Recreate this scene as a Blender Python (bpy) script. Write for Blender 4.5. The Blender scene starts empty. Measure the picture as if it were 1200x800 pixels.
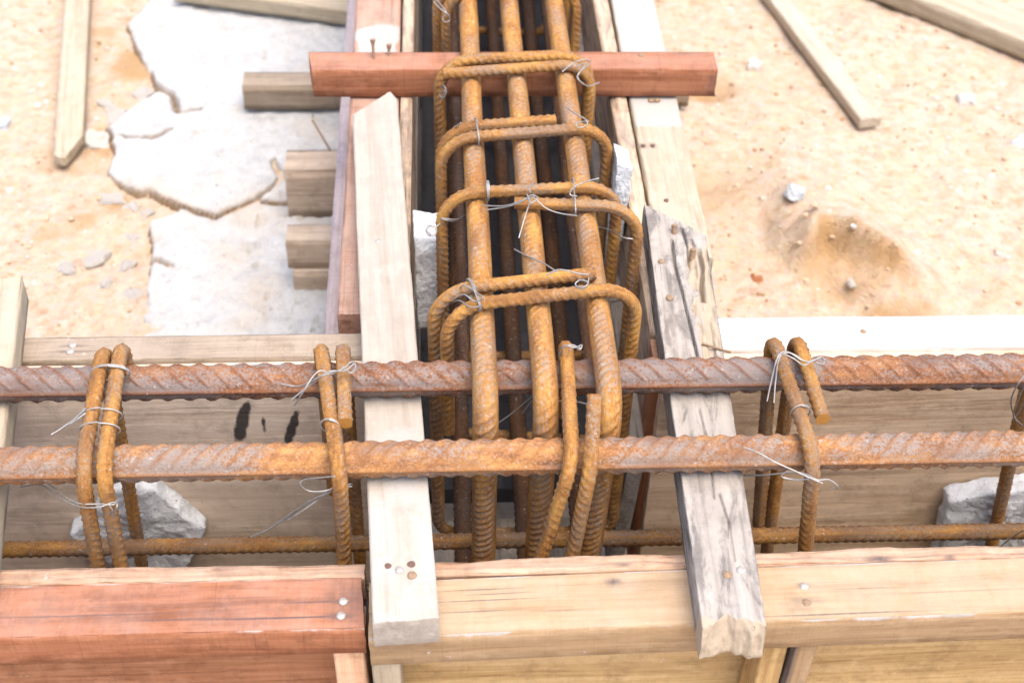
import bpy, math, random
import numpy as np
from mathutils import Matrix, Vector

# ------------------------------------------------------------------ camera, sky, sun, exposure
scene = bpy.context.scene
COL = scene.collection
random.seed(7)
cam_data = bpy.data.cameras.new('camera')
cam_data.sensor_width = 36.0
cam_data.lens = 50.0
cam_data.clip_start = 0.02
cam_data.clip_end = 400.0
cam_data.dof.use_dof = True
cam_data.dof.focus_distance = 0.965
cam_data.dof.aperture_fstop = 9.5
cam = bpy.data.objects.new('camera', cam_data)
COL.objects.link(cam)
_r = Vector((0.9987, -0.0458, 0.0226)); _u = Vector((0.0149, 0.6849, 0.7285)); _b = Vector((-0.0489, -0.7272, 0.6847))
cam.matrix_world = Matrix(((_r.x, _u.x, _b.x, -0.0508), (_r.y, _u.y, _b.y, -0.7563), (_r.z, _u.z, _b.z, 0.7121), (0, 0, 0, 1)))
scene.camera = cam

SUN_DIR = Vector((0.18, -0.25, 0.95)).normalized()      # towards the sun: high, a little to the right
world = bpy.data.worlds.new('World')
scene.world = world
world.use_nodes = True
wn = world.node_tree.nodes; wl = world.node_tree.links
wn.clear()
w_out = wn.new('ShaderNodeOutputWorld'); w_bg = wn.new('ShaderNodeBackground'); w_sky = wn.new('ShaderNodeTexSky')
w_sky.sky_type = 'NISHITA'
w_sky.sun_disc = False
w_sky.sun_elevation = math.asin(SUN_DIR.z)
w_sky.sun_rotation = math.atan2(SUN_DIR.x, SUN_DIR.y)
w_sky.air_density = 0.8
w_sky.dust_density = 4.5
w_sky.ozone_density = 0.5
w_bg.inputs['Strength'].default_value = 0.15
wl.new(w_sky.outputs['Color'], w_bg.inputs['Color']); wl.new(w_bg.outputs['Background'], w_out.inputs['Surface'])

sun_data = bpy.data.lights.new('sun', 'SUN')
sun_data.energy = 0.55
sun_data.angle = math.radians(55)
sun_data.color = (1.0, 0.955, 0.90)
sun = bpy.data.objects.new('sun', sun_data)
COL.objects.link(sun)
sun.rotation_euler = (-SUN_DIR).to_track_quat('-Z', 'Y').to_euler()
sun.location = SUN_DIR * 5

scene.view_settings.view_transform = 'Standard'
scene.view_settings.look = 'None'
scene.view_settings.gamma = 1.0
scene.view_settings.use_curve_mapping = False
scene.view_settings.exposure = 1.74

# ------------------------------------------------------------------ noise and mesh helpers
def _hash(ix, iy, iz, seed):
    h = (ix.astype(np.int64) * 374761393 + iy.astype(np.int64) * 668265263 + iz.astype(np.int64) * 2147483647 + seed * 974634777) & 0xFFFFFFFF
    h = ((h ^ (h >> 13)) * 1274126177) & 0xFFFFFFFF
    h = ((h ^ (h >> 16)) * 2246822519) & 0xFFFFFFFF
    return ((h ^ (h >> 15)) & 0xFFFFFF) / float(0xFFFFFF)

def vnoise(x, y, z=0.0, seed=0):
    x, y, z = np.broadcast_arrays(np.asarray(x, float), np.asarray(y, float), np.asarray(z, float))
    ix, iy, iz = np.floor(x), np.floor(y), np.floor(z)
    fx, fy, fz = x - ix, y - iy, z - iz
    fx = fx * fx * (3 - 2 * fx); fy = fy * fy * (3 - 2 * fy); fz = fz * fz * (3 - 2 * fz)
    r = 0.0
    for dx in (0, 1):
        for dy in (0, 1):
            for dz in (0, 1):
                wgt = (fx if dx else 1 - fx) * (fy if dy else 1 - fy) * (fz if dz else 1 - fz)
                r = r + wgt * _hash(ix + dx, iy + dy, iz + dz, seed)
    return r * 2 - 1

def fbm(x, y, z=0.0, seed=0, oct=4):
    a, t, s = 1.0, 0.0, 0.0
    x = np.asarray(x, float); y = np.asarray(y, float); z = np.asarray(z, float)
    for i in range(oct):
        t = t + a * vnoise(x, y, z, seed + i * 17); s += a
        a *= 0.5; x = x * 2.03; y = y * 2.03; z = z * 2.03
    return t / s

def np_mesh(name, verts, quads=None, tris=None, smooth=True, floats=None, vectors=None, colors=None):
    me = bpy.data.meshes.new(name)
    verts = np.ascontiguousarray(verts, dtype=np.float32).reshape(-1, 3)
    q = np.zeros((0, 4), np.int32) if quads is None else np.asarray(quads, np.int32).reshape(-1, 4)
    t = np.zeros((0, 3), np.int32) if tris is None else np.asarray(tris, np.int32).reshape(-1, 3)
    me.vertices.add(len(verts)); me.vertices.foreach_set('co', verts.ravel())
    loops = np.concatenate([q.ravel(), t.ravel()]).astype(np.int32)
    me.loops.add(len(loops)); me.loops.foreach_set('vertex_index', loops)
    nf = len(q) + len(t)
    starts = np.concatenate([np.arange(len(q)) * 4, len(q) * 4 + np.arange(len(t)) * 3]).astype(np.int32)
    me.polygons.add(nf); me.polygons.foreach_set('loop_start', starts)
    me.polygons.foreach_set('use_smooth', np.full(nf, bool(smooth)))
    me.update(calc_edges=True)
    me.validate()
    for k, v in (floats or {}).items():
        a = me.attributes.new(k, 'FLOAT', 'POINT'); a.data.foreach_set('value', np.asarray(v, np.float32).ravel())
    for k, v in (vectors or {}).items():
        a = me.attributes.new(k, 'FLOAT_VECTOR', 'POINT'); a.data.foreach_set('vector', np.asarray(v, np.float32).ravel())
    return me

def link(name, me, mat, parent=None, matrix=None):
    o = bpy.data.objects.new(name, me)
    COL.objects.link(o)
    if me is not None and mat is not None and not me.materials:
        me.materials.append(mat)
    if parent is not None:
        o.parent = parent
        if matrix is not None:
            o.matrix_parent_inverse = Matrix.Identity(4)
            o.matrix_local = parent_world(parent).inverted() @ matrix
    elif matrix is not None:
        o.matrix_world = matrix
    WORLD[o.name] = matrix.copy() if matrix is not None else (parent_world(parent).copy() if parent is not None else Matrix.Identity(4))
    return o

WORLD = {}
def parent_world(o):
    return WORLD.get(o.name, Matrix.Identity(4))

def thing(name, label, cat, loc=(0, 0, 0), group=None):
    o = bpy.data.objects.new(name, None)
    COL.objects.link(o)
    o.empty_display_size = 0.05
    o.matrix_world = Matrix.Translation(loc)
    WORLD[o.name] = Matrix.Translation(loc)
    return tag(o, label, cat, group)

def tag(o, label, cat, group=None, kind=None):
    o['label'] = label; o['category'] = cat
    if group: o['group'] = group
    if kind: o['kind'] = kind
    return o

def frame(c, xd, zd):
    x = Vector(xd).normalized(); z = Vector(zd); z = (z - x * z.dot(x)).normalized(); y = z.cross(x)
    return Matrix(((x.x, y.x, z.x, c[0]), (x.y, y.y, z.y, c[1]), (x.z, y.z, z.z, c[2]), (0, 0, 0, 1)))

def span(p0, p1, zd=(0, 0, 1)):
    """matrix and length of a board running from p0 to p1 (centre line)"""
    a = Vector(p0); b = Vector(p1)
    return frame((a + b) / 2, b - a, zd), (b - a).length

def board_mesh(name, L, W, T, seed=1, dx=0.005, ny=12, nz=5, e0=None, e1=None, topf=None, colf=None,
               chip=0.0006, bow=0.0010, c=0.0007, topgrid=None, edge_y=0.0, taper=0.0):
    """a plank along local x: four long faces and two ends, all deformed by one function so that seams meet"""
    nx = max(4, int(L / dx))
    if topgrid: nx, ny = topgrid
    ts = np.linspace(0, 1, nx)
    ys = np.unique(np.concatenate([[-W / 2], np.linspace(-W / 2 + c, W / 2 - c, ny), [W / 2]]))
    zs = np.unique(np.concatenate([[-T / 2], np.linspace(-T / 2 + c, T / 2 - c, nz), [T / 2]]))
    V, Q, K = [], [], []
    base = [0]
    def deform(t, y, z):
        x0 = -L / 2 + (e0(y, z) if e0 else 0 * y)
        x1 = L / 2 - (e1(y, z) if e1 else 0 * y)
        x = x0 + (x1 - x0) * t
        oy = np.abs(np.abs(y) - W / 2) < 1e-9; oz = np.abs(np.abs(z) - T / 2) < 1e-9
        ox = (t < 1e-9) | (t > 1 - 1e-9)
        sy, sz = np.sign(y), np.sign(z)
        ch = (np.abs(fbm(x * 55, sy * 7.3 + sz * 3.1, seed * 1.7, seed, 4)) * 2.0 + 3.5 * np.clip(fbm(x * 22, sy * 9.1 + sz * 5.7, seed * 2.3, seed + 31, 3) - 0.35, 0, 1)) * chip
        cor = oy & oz
        yy = y - np.where(oy, sy * chip * (0.5 + 0.5 * fbm(x * 45, z * 60, seed + sy * 3, seed + 5, 4)), 0)
        zz = z - np.where(oz, sz * chip * 0.35 * (fbm(x * 30, y * 60, seed * 2.1 + sz, seed + 9, 3)), 0)
        yy = yy - np.where(cor, sy * (0.35 * c + ch), 0)
        zz = zz - np.where(cor, sz * (0.35 * c + ch), 0)
        if edge_y:
            yy = yy + np.where(y > W / 2 - 2 * c, edge_y * fbm(x * 28, z * 160, seed, seed + 3, 5), 0)
        xx = x + np.where(ox, 0.0006 * fbm(y * 160, z * 200, seed * 3.0, seed + 2, 3), 0)
        xx = xx + np.where(ox & (oy | oz), np.where(t < 0.5, 1, -1) * (0.3 * c), 0)
        if topf is not None:
            zz = zz + np.where(z > T / 2 - 1e-9, topf(xx, y), 0)
        if taper: yy = yy * (1 - taper * (t - 0.5))
        wx = x / max(L, .01)
        zz = zz + bow * np.sin(wx * 3.1 + seed) + bow * 0.3 * np.sin(wx * 9.0 + seed * 2)
        yy = yy + bow * 0.8 * np.sin(wx * 2.6 + seed * 1.3)
        return np.stack([xx, yy, zz], -1)
    def patch(t, y, z, flip, top=False):
        p = deform(t, y, z); n, m = p.shape[:2]
        i = (np.arange(n - 1)[:, None] * m + np.arange(m - 1)[None, :]).ravel() + base[0]
        q = np.stack([i, i + m, i + m + 1, i + 1], 1)
        V.append(p.reshape(-1, 3)); Q.append(q[:, ::-1] if flip else q); base[0] += n * m
        k = np.zeros((n * m, 3))
        if colf is not None:
            k = np.clip(np.asarray(colf(p[..., 0].ravel(), p[..., 1].ravel(), p[..., 2].ravel(), top)), 0, 1)
        K.append(k)
    tt, yy = np.meshgrid(ts, ys, indexing='ij')
    patch(tt, yy, np.full_like(tt, T / 2), False, True)
    patch(tt, yy, np.full_like(tt, -T / 2), True)
    tt, zz = np.meshgrid(ts, zs, indexing='ij')
    patch(tt, np.full_like(tt, W / 2), zz, True)
    patch(tt, np.full_like(tt, -W / 2), zz, False)
    yy, zz = np.meshgrid(ys, zs, indexing='ij')
    patch(np.zeros_like(yy), yy, zz, True)
    patch(np.ones_like(yy), yy, zz, False)
    return np_mesh(name, np.concatenate(V), np.concatenate(Q), vectors={'marks': np.concatenate(K)})

def board(name, p0, p1, W, T, mat, parent=None, zd=(0, 0, 1), **kw):
    M, L = span(p0, p1, zd)
    return link(name, board_mesh(name, L, W, T, **kw), mat, parent, M)

def fillet(pts, rad):
    """polyline with rounded corners -> dense list of points"""
    pts = [Vector(p) for p in pts]
    out = [pts[0]]
    for i in range(1, len(pts) - 1):
        r = rad[i - 1] if isinstance(rad, (list, tuple)) else rad
        a, b, c = pts[i - 1], pts[i], pts[i + 1]
        u = (a - b); v = (c - b)
        ang = u.angle(v)
        if r <= 0 or ang > math.pi - 0.02:
            out.append(b); continue
        d = min(r / math.tan(ang / 2), u.length * 0.49, v.length * 0.49)
        r2 = d * math.tan(ang / 2)
        u.normalize(); v.normalize()
        cen = b + (u + v).normalized() * (r2 / math.sin(ang / 2))
        s = b + u * d - cen; e = b + v * d - cen
        tot = s.angle(e); n = max(4, int(tot * r2 / 0.002))
        for k in range(n + 1):
            f = k / n
            w = (s * math.sin((1 - f) * tot) + e * math.sin(f * tot)) / math.sin(tot)
            out.append(cen + w)
    out.append(pts[-1])
    return out

def catmull(pts, n=10):
    P = np.array(pts, float); P = np.vstack([2 * P[0] - P[1], P, 2 * P[-1] - P[-2]])
    out = []
    for i in range(1, len(P) - 2):
        for k in range(n):
            t = k / n
            out.append(0.5 * ((2 * P[i]) + (-P[i - 1] + P[i + 1]) * t + (2 * P[i - 1] - 5 * P[i] + 4 * P[i + 1] - P[i + 2]) * t * t
                              + (-P[i - 1] + 3 * P[i] - 3 * P[i + 1] + P[i + 2]) * t ** 3))
    out.append(P[-2])
    return out

def tube_mesh(name, pts, r, step=0.001, na=24, space=0.008, incl=0.6, rib=0.0011, lon=0.0012, th0=0.0,
              ref=(0, 0, 1), seed=0, rough=0.00018, wobble=0.0, pw=0.15, lw=0.14):
    P = np.array([tuple(p) for p in pts], float)
    d = np.concatenate([[0], np.cumsum(np.linalg.norm(np.diff(P, axis=0), axis=1))])
    keep = np.concatenate([[True], np.diff(d) > 1e-7]); P = P[keep]; d = d[keep]
    n = max(3, int(d[-1] / step) + 1)
    s = np.linspace(0, d[-1], n)
    C = np.stack([np.interp(s, d, P[:, k]) for k in range(3)], 1)
    if wobble:
        for k in range(3): C[:, k] += wobble * fbm(s * 6 + 11 * k, seed * 1.0, 0, seed + k, 2)
    Tn = np.gradient(C, axis=0); Tn /= np.linalg.norm(Tn, axis=1)[:, None]
    N = np.zeros_like(C); v = np.array(ref, float)
    for i in range(n):
        v = v - Tn[i] * v.dot(Tn[i]); v /= np.linalg.norm(v); N[i] = v
    B = np.cross(Tn, N)
    th = np.arange(na) * 2 * math.pi / na
    S, TH = np.meshgrid(s, th, indexing='ij')
    ph = (TH - th0) % (2 * math.pi)
    tl = ph % math.pi; half = (ph >= math.pi)
    R = np.full_like(S, r)
    hgt = np.zeros_like(S)
    if rib > 0:
        env = np.clip(np.sin(tl) * 1.7 - 0.35, 0, 1)
        fr = ((S + np.where(half, -1, 1) * incl * r * (tl - math.pi / 2) + np.where(half, space / 2, 0)) / space
              + 0.06 * fbm(S * 60, TH * 0, seed, seed, 2)) % 1.0
        hgt = env * np.exp(-((fr - 0.5) / pw) ** 2) * (0.85 + 0.3 * fbm(S * 150, TH * 2, seed, seed + 4, 2))
        dl = np.minimum(tl, math.pi - tl)
        lo = np.exp(-(dl * r / (lw * r)) ** 2)
        R = R + rib * hgt + lon * lo
        hgt = np.maximum(hgt, lo)
    R = R + rough * fbm(S * 500, np.cos(TH) * r * 500, np.sin(TH) * r * 500, seed + 8, 3)
    V = C[:, None, :] + R[..., None] * (np.cos(TH)[..., None] * N[:, None, :] + np.sin(TH)[..., None] * B[:, None, :])
    U = np.stack([S + seed * 0.37, r * np.cos(TH), r * np.sin(TH)], -1)
    i = np.arange(n - 1)[:, None] * na; j = np.arange(na)[None, :]; j2 = (j + 1) % na
    q = np.stack([(i + j), (i + j2), (i + na + j2), (i + na + j)], -1).reshape(-1, 4)
    V = V.reshape(-1, 3); nv = len(V)
    # cut ends: an inner ring and a centre so that the rim stays crisp
    cap_v = [C[0], C[-1]]; tris = []
    k = np.arange(na); k2 = (k + 1) % na
    ring0 = V[:na] ; ring1 = V[nv - na:nv]
    V = np.vstack([V, ring0, ring1, np.array(cap_v)])
    a0, a1, c0, c1 = nv, nv + na, nv + 2 * na, nv + 2 * na + 1
    tris = np.vstack([np.stack([a0 + k2, a0 + k, np.full(na, c0)], 1), np.stack([a1 + k, a1 + k2, np.full(na, c1)], 1)])
    ribv = np.concatenate([hgt.ravel(), np.zeros(2 * na + 2)])
    endv = np.concatenate([np.zeros(nv), np.ones(2 * na + 2)])
    U = np.vstack([U.reshape(-1, 3), np.zeros((2 * na + 2, 3)) + V[nv:] ])
    return np_mesh(name, V, q, tris, floats={'rib': ribv, 'cut': endv}, vectors={'bar': U})

# ------------------------------------------------------------------ materials
class NT:
    def __init__(self, name):
        self.m = bpy.data.materials.new(name); self.m.use_nodes = True
        self.t = self.m.node_tree; self.n = self.t.nodes; self.n.clear()
        self.out = self.n.new('ShaderNodeOutputMaterial'); self.p = self.n.new('ShaderNodeBsdfPrincipled')
        self.t.links.new(self.p.outputs[0], self.out.inputs[0])
    def put(self, sock, v):
        if isinstance(v, bpy.types.NodeSocket): self.t.links.new(v, sock)
        elif isinstance(v, (tuple, list)) and len(v) == 3 and sock.type == 'RGBA': sock.default_value = (*v, 1)
        else: sock.default_value = v
    def attr(self, name, out='Fac'):
        a = self.n.new('ShaderNodeAttribute'); a.attribute_name = name; return a.outputs[out]
    def obj(self, rnd=True):
        c = self.n.new('ShaderNodeTexCoord').outputs['Object']
        if not rnd: return c
        r = self.n.new('ShaderNodeObjectInfo').outputs['Random']
        m = self.n.new('ShaderNodeVectorMath'); m.operation = 'MULTIPLY_ADD'
        cb = self.n.new('ShaderNodeCombineXYZ')
        for k in range(3): self.t.links.new(r, cb.inputs[k])
        self.t.links.new(cb.outputs[0], m.inputs[0]); m.inputs[1].default_value = (13.1, 7.7, 0.0); self.t.links.new(c, m.inputs[2])
        return m.outputs[0]
    def scale(self, v, s):
        m = self.n.new('ShaderNodeVectorMath'); m.operation = 'MULTIPLY'; self.t.links.new(v, m.inputs[0]); m.inputs[1].default_value = s; return m.outputs[0]
    def noise(self, v, s=1.0, det=4.0, rough=0.55, dist=0.0, out='Fac'):
        n = self.n.new('ShaderNodeTexNoise'); self.put(n.inputs['Vector'], v); n.inputs['Scale'].default_value = s
        n.inputs['Detail'].default_value = det; n.inputs['Roughness'].default_value = rough; n.inputs['Distortion'].default_value = dist
        return n.outputs[out]
    def voro(self, v, s, feat='F1', out='Distance'):
        n = self.n.new('ShaderNodeTexVoronoi'); n.feature = feat; self.put(n.inputs['Vector'], v); n.inputs['Scale'].default_value = s
        return n.outputs[out]
    def ramp(self, f, *st):
        r = self.n.new('ShaderNodeValToRGB'); self.put(r.inputs[0], f); e = r.color_ramp.elements
        while len(e) > 1: e.remove(e[-1])
        e[0].position = st[0][0]; e[0].color = self._c(st[0][1])
        for p, c in st[1:]:
            k = e.new(p); k.color = self._c(c)
        return r.outputs[0]
    def _c(self, c):
        return (c, c, c, 1) if isinstance(c, (int, float)) else (*c, 1)
    def mix(self, f, a, b, mode='MIX'):
        m = self.n.new('ShaderNodeMix'); m.data_type = 'RGBA'; m.blend_type = mode
        self.put(m.inputs[0], f); self.put(m.inputs[6], a); self.put(m.inputs[7], b); return m.outputs[2]
    def math(self, op, a, b=0.0, clamp=False):
        m = self.n.new('ShaderNodeMath'); m.operation = op; m.use_clamp = clamp; self.put(m.inputs[0], a); self.put(m.inputs[1], b); return m.outputs[0]
    def sep(self, v, k):
        s = self.n.new('ShaderNodeSeparateXYZ'); self.t.links.new(v, s.inputs[0]); return s.outputs[k]
    def bump(self, h, dist, strength=1.0, normal=None):
        b = self.n.new('ShaderNodeBump'); self.put(b.inputs['Height'], h); b.inputs['Distance'].default_value = dist; b.inputs['Strength'].default_value = strength
        if normal is not None: self.t.links.new(normal, b.inputs['Normal'])
        return b.outputs[0]
    def done(self, color, rough=0.8, normal=None, spec=0.3, metal=0.0):
        self.put(self.p.inputs['Base Color'], color); self.put(self.p.inputs['Roughness'], rough)
        self.p.inputs['Specular IOR Level'].default_value = spec; self.put(self.p.inputs['Metallic'], metal)
        if normal is not None: self.t.links.new(normal, self.p.inputs['Normal'])
        return self.m

def wood(name, light, mid, dark, saw=0.15, crack=0.35, blotch=None, blotch_amt=0.0, plies=False, paint=(0.36, 0.34, 0.31), var=0.5, fine=0.5, splash=0.6, dirty=0.42, dust=0.22, dustc=(0.40, 0.345, 0.28)):
    t = NT(name); o = t.obj()
    wv = t.noise(t.scale(o, (3.5, 16, 16)), 1.0, 2.0, out='Color')
    wob = t.n.new('ShaderNodeVectorMath'); wob.operation = 'MULTIPLY_ADD'
    t.t.links.new(wv, wob.inputs[0]); wob.inputs[1].default_value = (0.0, 0.012, 0.012); t.t.links.new(o, wob.inputs[2]); o2 = wob.outputs[0]
    g1 = t.noise(t.scale(o2, (9, 260, 260)), 1.0, 6.0, 0.6)
    g2 = t.noise(t.scale(o2, (3, 70, 70)), 1.0, 4.0, 0.6)
    big = t.noise(t.scale(o, (5, 22, 22)), 1.0, 5.0, 0.6)
    grain = t.math('ADD', t.math('MULTIPLY', g1, fine), t.math('MULTIPLY', g2, 1 - fine))
    col = t.ramp(grain, (0.36, dark), (0.47, mid), (0.58, light))
    col = t.mix(var, col, t.mix(1.0, col, t.ramp(big, (0.25, (0.62, 0.55, 0.50)), (0.5, (1, 1, 1)), (0.75, (1.18, 1.16, 1.12))), 'MULTIPLY'))
    if plies:
        z = t.sep(t.n.new('ShaderNodeTexCoord').outputs['Object'], 2)
        zz = t.math('ADD', z, t.math('MULTIPLY', t.math('SUBTRACT', big, 0.5), 0.004))
        band = t.math('SINE', t.math('MULTIPLY', zz, 1100.0))
        edge = t.math('LESS_THAN', t.math('ABSOLUTE', z), 0.0055)
        col = t.mix(t.math('MULTIPLY', edge, t.ramp(band, (0.2, 0.0), (0.7, 0.55))), col, tuple(c * 0.55 for c in mid))
    if blotch:
        bn = t.noise(t.scale(o, (20, 75, 75)), 1.0, 7.0, 0.68, 0.8)
        col = t.mix(t.ramp(bn, (0.49, 0.0), (0.60, blotch_amt)), col, blotch)
    dirt = t.noise(o, 55.0, 8.0, 0.72)
    col = t.mix(t.ramp(dirt, (0.50, 0.0), (0.66, dirty)), col, tuple(c * 0.55 for c in dark))
    pale = t.noise(t.scale(o, (30, 60, 60)), 1.7, 6.0, 0.7)
    col = t.mix(t.ramp(pale, (0.53, 0.0), (0.68, 0.4)), col, tuple(min(0.85, c * 1.18 + 0.03) for c in light))
    sp = t.noise(o, 900.0, 2.0)
    col = t.mix(t.ramp(sp, (0.66, 0.0), (0.74, 0.35)), col, tuple(c * 0.4 for c in dark))
    spl = t.noise(o, 130.0, 5.0, 0.6)
    col = t.mix(t.ramp(spl, (0.69, 0.0), (0.725, splash)), col, (0.50, 0.485, 0.46))
    sm = t.noise(t.scale(o, (420, 9, 9)), 1.0, 3.0, 0.6)
    col = t.mix(t.ramp(sm, (0.52, 0.0), (0.72, saw)), col, tuple(c * 0.45 for c in dark))
    ck = t.noise(t.scale(o2, (5, 170, 170)), 1.0, 2.0, 0.5)
    ckm = t.ramp(ck, (0.70, 0.0), (0.76, crack))
    col = t.mix(ckm, col, tuple(c * 0.22 for c in dark))
    up = t.math('POWER', t.math('MAXIMUM', t.sep(t.n.new('ShaderNodeNewGeometry').outputs['Normal'], 2), 0.0), 3.0)
    dn = t.noise(o, 28.0, 7.0, 0.72)
    col = t.mix(t.math('MULTIPLY', up, t.ramp(dn, (0.36, dust * 0.35), (0.62, dust * 1.6))), col, dustc)
    mk = t.attr('marks', 'Vector')
    edgen = t.noise(o, 240.0, 5.0, 0.7)
    pa = t.math('MULTIPLY', t.sep(mk, 1), t.math('ADD', 0.55, edgen))
    col = t.mix(t.ramp(pa, (0.40, 0.0), (0.62, 0.92)), col, paint)
    st = t.math('MULTIPLY', t.sep(mk, 0), t.math('ADD', 0.45, edgen))
    col = t.mix(t.ramp(st, (0.15, 0.0), (0.9, 0.85)), col, (0.075, 0.062, 0.065))
    bk = t.math('MULTIPLY', t.sep(mk, 2), t.math('ADD', 0.5, edgen))
    col = t.mix(t.ramp(bk, (0.30, 0.0), (0.75, 0.93)), col, (0.022, 0.02, 0.02))
    h = t.math('ADD', t.math('MULTIPLY', grain, 1.0), t.math('MULTIPLY', sm, saw * 1.2))
    h = t.math('SUBTRACT', h, t.math('MULTIPLY', ckm, 1.6))
    h = t.math('ADD', h, t.math('MULTIPLY', edgen, 0.35))
    nrm = t.bump(h, 0.0014, 0.9)
    return t.done(col, t.ramp(grain, (0.3, 0.9), (0.7, 0.72)), nrm, 0.25)

def rust(name, orange, deep, grey, grey_amt=0.5, speck=0.3, ribcol=(0.30, 0.115, 0.05), rib_amt=0.5, stretch=0.35, tone=1.0, yellow=(0.50, 0.26, 0.055), top=0.0):
    t = NT(name); o = t.attr('bar', 'Vector')
    rib = t.attr('rib')
    n1 = t.noise(t.scale(o, (90 * stretch, 130, 130)), 1.0, 6.0, 0.65)
    n2 = t.noise(o, 520.0, 6.0, 0.75)
    n3 = t.noise(t.scale(o, (14, 45, 45)), 1.0, 5.0, 0.6)
    n4 = t.noise(o, 1300.0, 3.0, 0.6)
    col = t.ramp(t.math('ADD', t.math('MULTIPLY', n1, 0.55), t.math('MULTIPLY', n2, 0.45)), (0.39, deep), (0.49, orange), (0.58, yellow))
    col = t.mix(t.ramp(n3, (0.40, 0.0), (0.62, 0.75)), col, tuple(c * 0.62 for c in orange))
    gm = t.math('ADD', t.math('MULTIPLY', n3, 0.45), t.math('MULTIPLY', n2, 0.55))
    if top: gm = t.math('ADD', gm, t.math('SUBTRACT', t.math('MULTIPLY', t.sep(o, 1), top), 0.03))
    gmask = t.math('MULTIPLY', t.ramp(gm, (0.53 - 0.10 * grey_amt, 0.0), (0.565 - 0.10 * grey_amt, min(1.0, 0.55 + grey_amt * 0.4))), t.math('SUBTRACT', 1.0, t.math('MULTIPLY', rib, 0.75)))
    gcol = t.mix(n2, tuple(c * 0.75 for c in grey), tuple(min(1, c * 1.25) for c in grey))
    col = t.mix(gmask, col, gcol)
    col = t.mix(t.math('MULTIPLY', rib, t.ramp(n2, (0.35, rib_amt), (0.6, rib_amt * 0.35))), col, ribcol)
    col = t.mix(t.ramp(n4, (0.55, 0.0), (0.68, speck)), col, tuple(c * 0.35 for c in deep))
    col = t.mix(t.ramp(n4, (0.30, speck), (0.42, 0.0)), col, yellow)
    n5 = t.noise(o, 260.0, 5.0, 0.65)
    col = t.mix(t.ramp(n5, (0.63, 0.0), (0.68, 0.65)), col, (0.40, 0.36, 0.32))
    n6 = t.noise(t.scale(o, (22, 60, 60)), 1.0, 4.0, 0.6)
    col = t.mix(t.ramp(n6, (0.52, 0.0), (0.66, 0.6)), col, tuple(c * 1.15 for c in deep))
    col = t.mix(t.attr('cut'), col, (0.40, 0.19, 0.035))
    if tone != 1.0:
        col = t.mix(1.0, col, (tone, tone, tone), 'MULTIPLY')
    nrm = t.bump(t.math('ADD', t.math('MULTIPLY', n2, 0.7), t.math('MULTIPLY', n4, 0.4)), 0.0010, 0.9)
    return t.done(col, t.ramp(gmask, (0.0, 0.85), (1.0, 0.55)), nrm, 0.35, 0.0)

def concrete(name, base, dark, pore=0.5, dust=None, rel=0.0012, mott=0.25):
    t = NT(name); o = t.n.new('ShaderNodeTexCoord').outputs['Object']
    n1 = t.noise(o, 42.0, 8.0, 0.75); n2 = t.noise(o, 200.0, 6.0, 0.7); n3 = t.noise(o, 9.0, 4.0, 0.6)
    col = t.ramp(n1, (0.30, tuple(0.6 * a + 0.4 * b for a, b in zip(base, dark))), (0.5, base), (0.68, tuple(min(0.9, c * 1.1) for c in base)))
    col = t.mix(t.ramp(n2, (0.60, 0.0), (0.72, pore)), col, dark)
    n4 = t.noise(o, 95.0, 7.0, 0.75)
    col = t.mix(t.ramp(n4, (0.48, 0.0), (0.64, mott)), col, tuple(0.5 * a + 0.5 * c for a, c in zip(base, dark)))
    if dust:
        col = t.mix(t.ramp(n3, (0.50, 0.0), (0.66, 0.55)), col, dust)
    col = t.mix(t.attr('crack'), col, (0.24, 0.155, 0.08))
    vo = t.voro(o, 210.0)
    col = t.mix(t.ramp(vo, (0.06, pore), (0.16, 0.0)), col, tuple(c * 0.5 for c in dark))
    h = t.math('ADD', t.math('ADD', t.math('MULTIPLY', n1, 1.2), t.math('MULTIPLY', n4, 1.5)), t.math('ADD', n2, t.ramp(vo, (0.0, 0.0), (0.2, 0.5))))
    return t.done(col, 0.9, t.bump(h, rel, 0.9), 0.2)

def plain(name, c, rough, metal=0.0, var=0.3, sc=300.0):
    t = NT(name); o = t.obj()
    n = t.noise(o, sc, 4.0, 0.6)
    col = t.mix(t.ramp(n, (0.4, 0.0), (0.65, var)), c, tuple(x * 0.4 for x in c))
    return t.done(col, rough, t.bump(n, 0.0003, 0.5), 0.4, metal)

M = {}
M['white_wood'] = wood('whitish_sawn_timber', (0.36, 0.325, 0.275), (0.335, 0.297, 0.25), (0.275, 0.235, 0.19), saw=0.10, crack=0.12, var=0.30, blotch=(0.25, 0.215, 0.18), blotch_amt=0.3, dirty=0.15)
M['pale_wood'] = wood('pale_yellow_timber', (0.36, 0.25, 0.143), (0.32, 0.213, 0.115), (0.25, 0.155, 0.077), saw=0.12, crack=0.12, var=0.3, dirty=0.2)
M['cream_wood'] = wood('cream_timber', (0.41, 0.345, 0.25), (0.36, 0.3, 0.21), (0.25, 0.195, 0.13), saw=0.10, crack=0.15, var=0.35, dirty=0.2)
M['red_wood'] = wood('red_brown_timber', (0.335, 0.142, 0.072), (0.28, 0.108, 0.05), (0.17, 0.06, 0.027), saw=0.3, crack=0.30, var=0.35, fine=0.4, splash=0.2, dust=0.2, dustc=(0.38, 0.27, 0.23))
M['rail_red'] = wood('dull_red_timber', (0.38, 0.215, 0.15), (0.32, 0.175, 0.12), (0.2, 0.1, 0.06), saw=0.3, crack=0.3, var=0.5)
M['purple_wood'] = wood('purple_grey_timber', (0.46, 0.38, 0.39), (0.38, 0.31, 0.32), (0.24, 0.18, 0.18), saw=0.2, crack=0.2, var=0.5)
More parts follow.
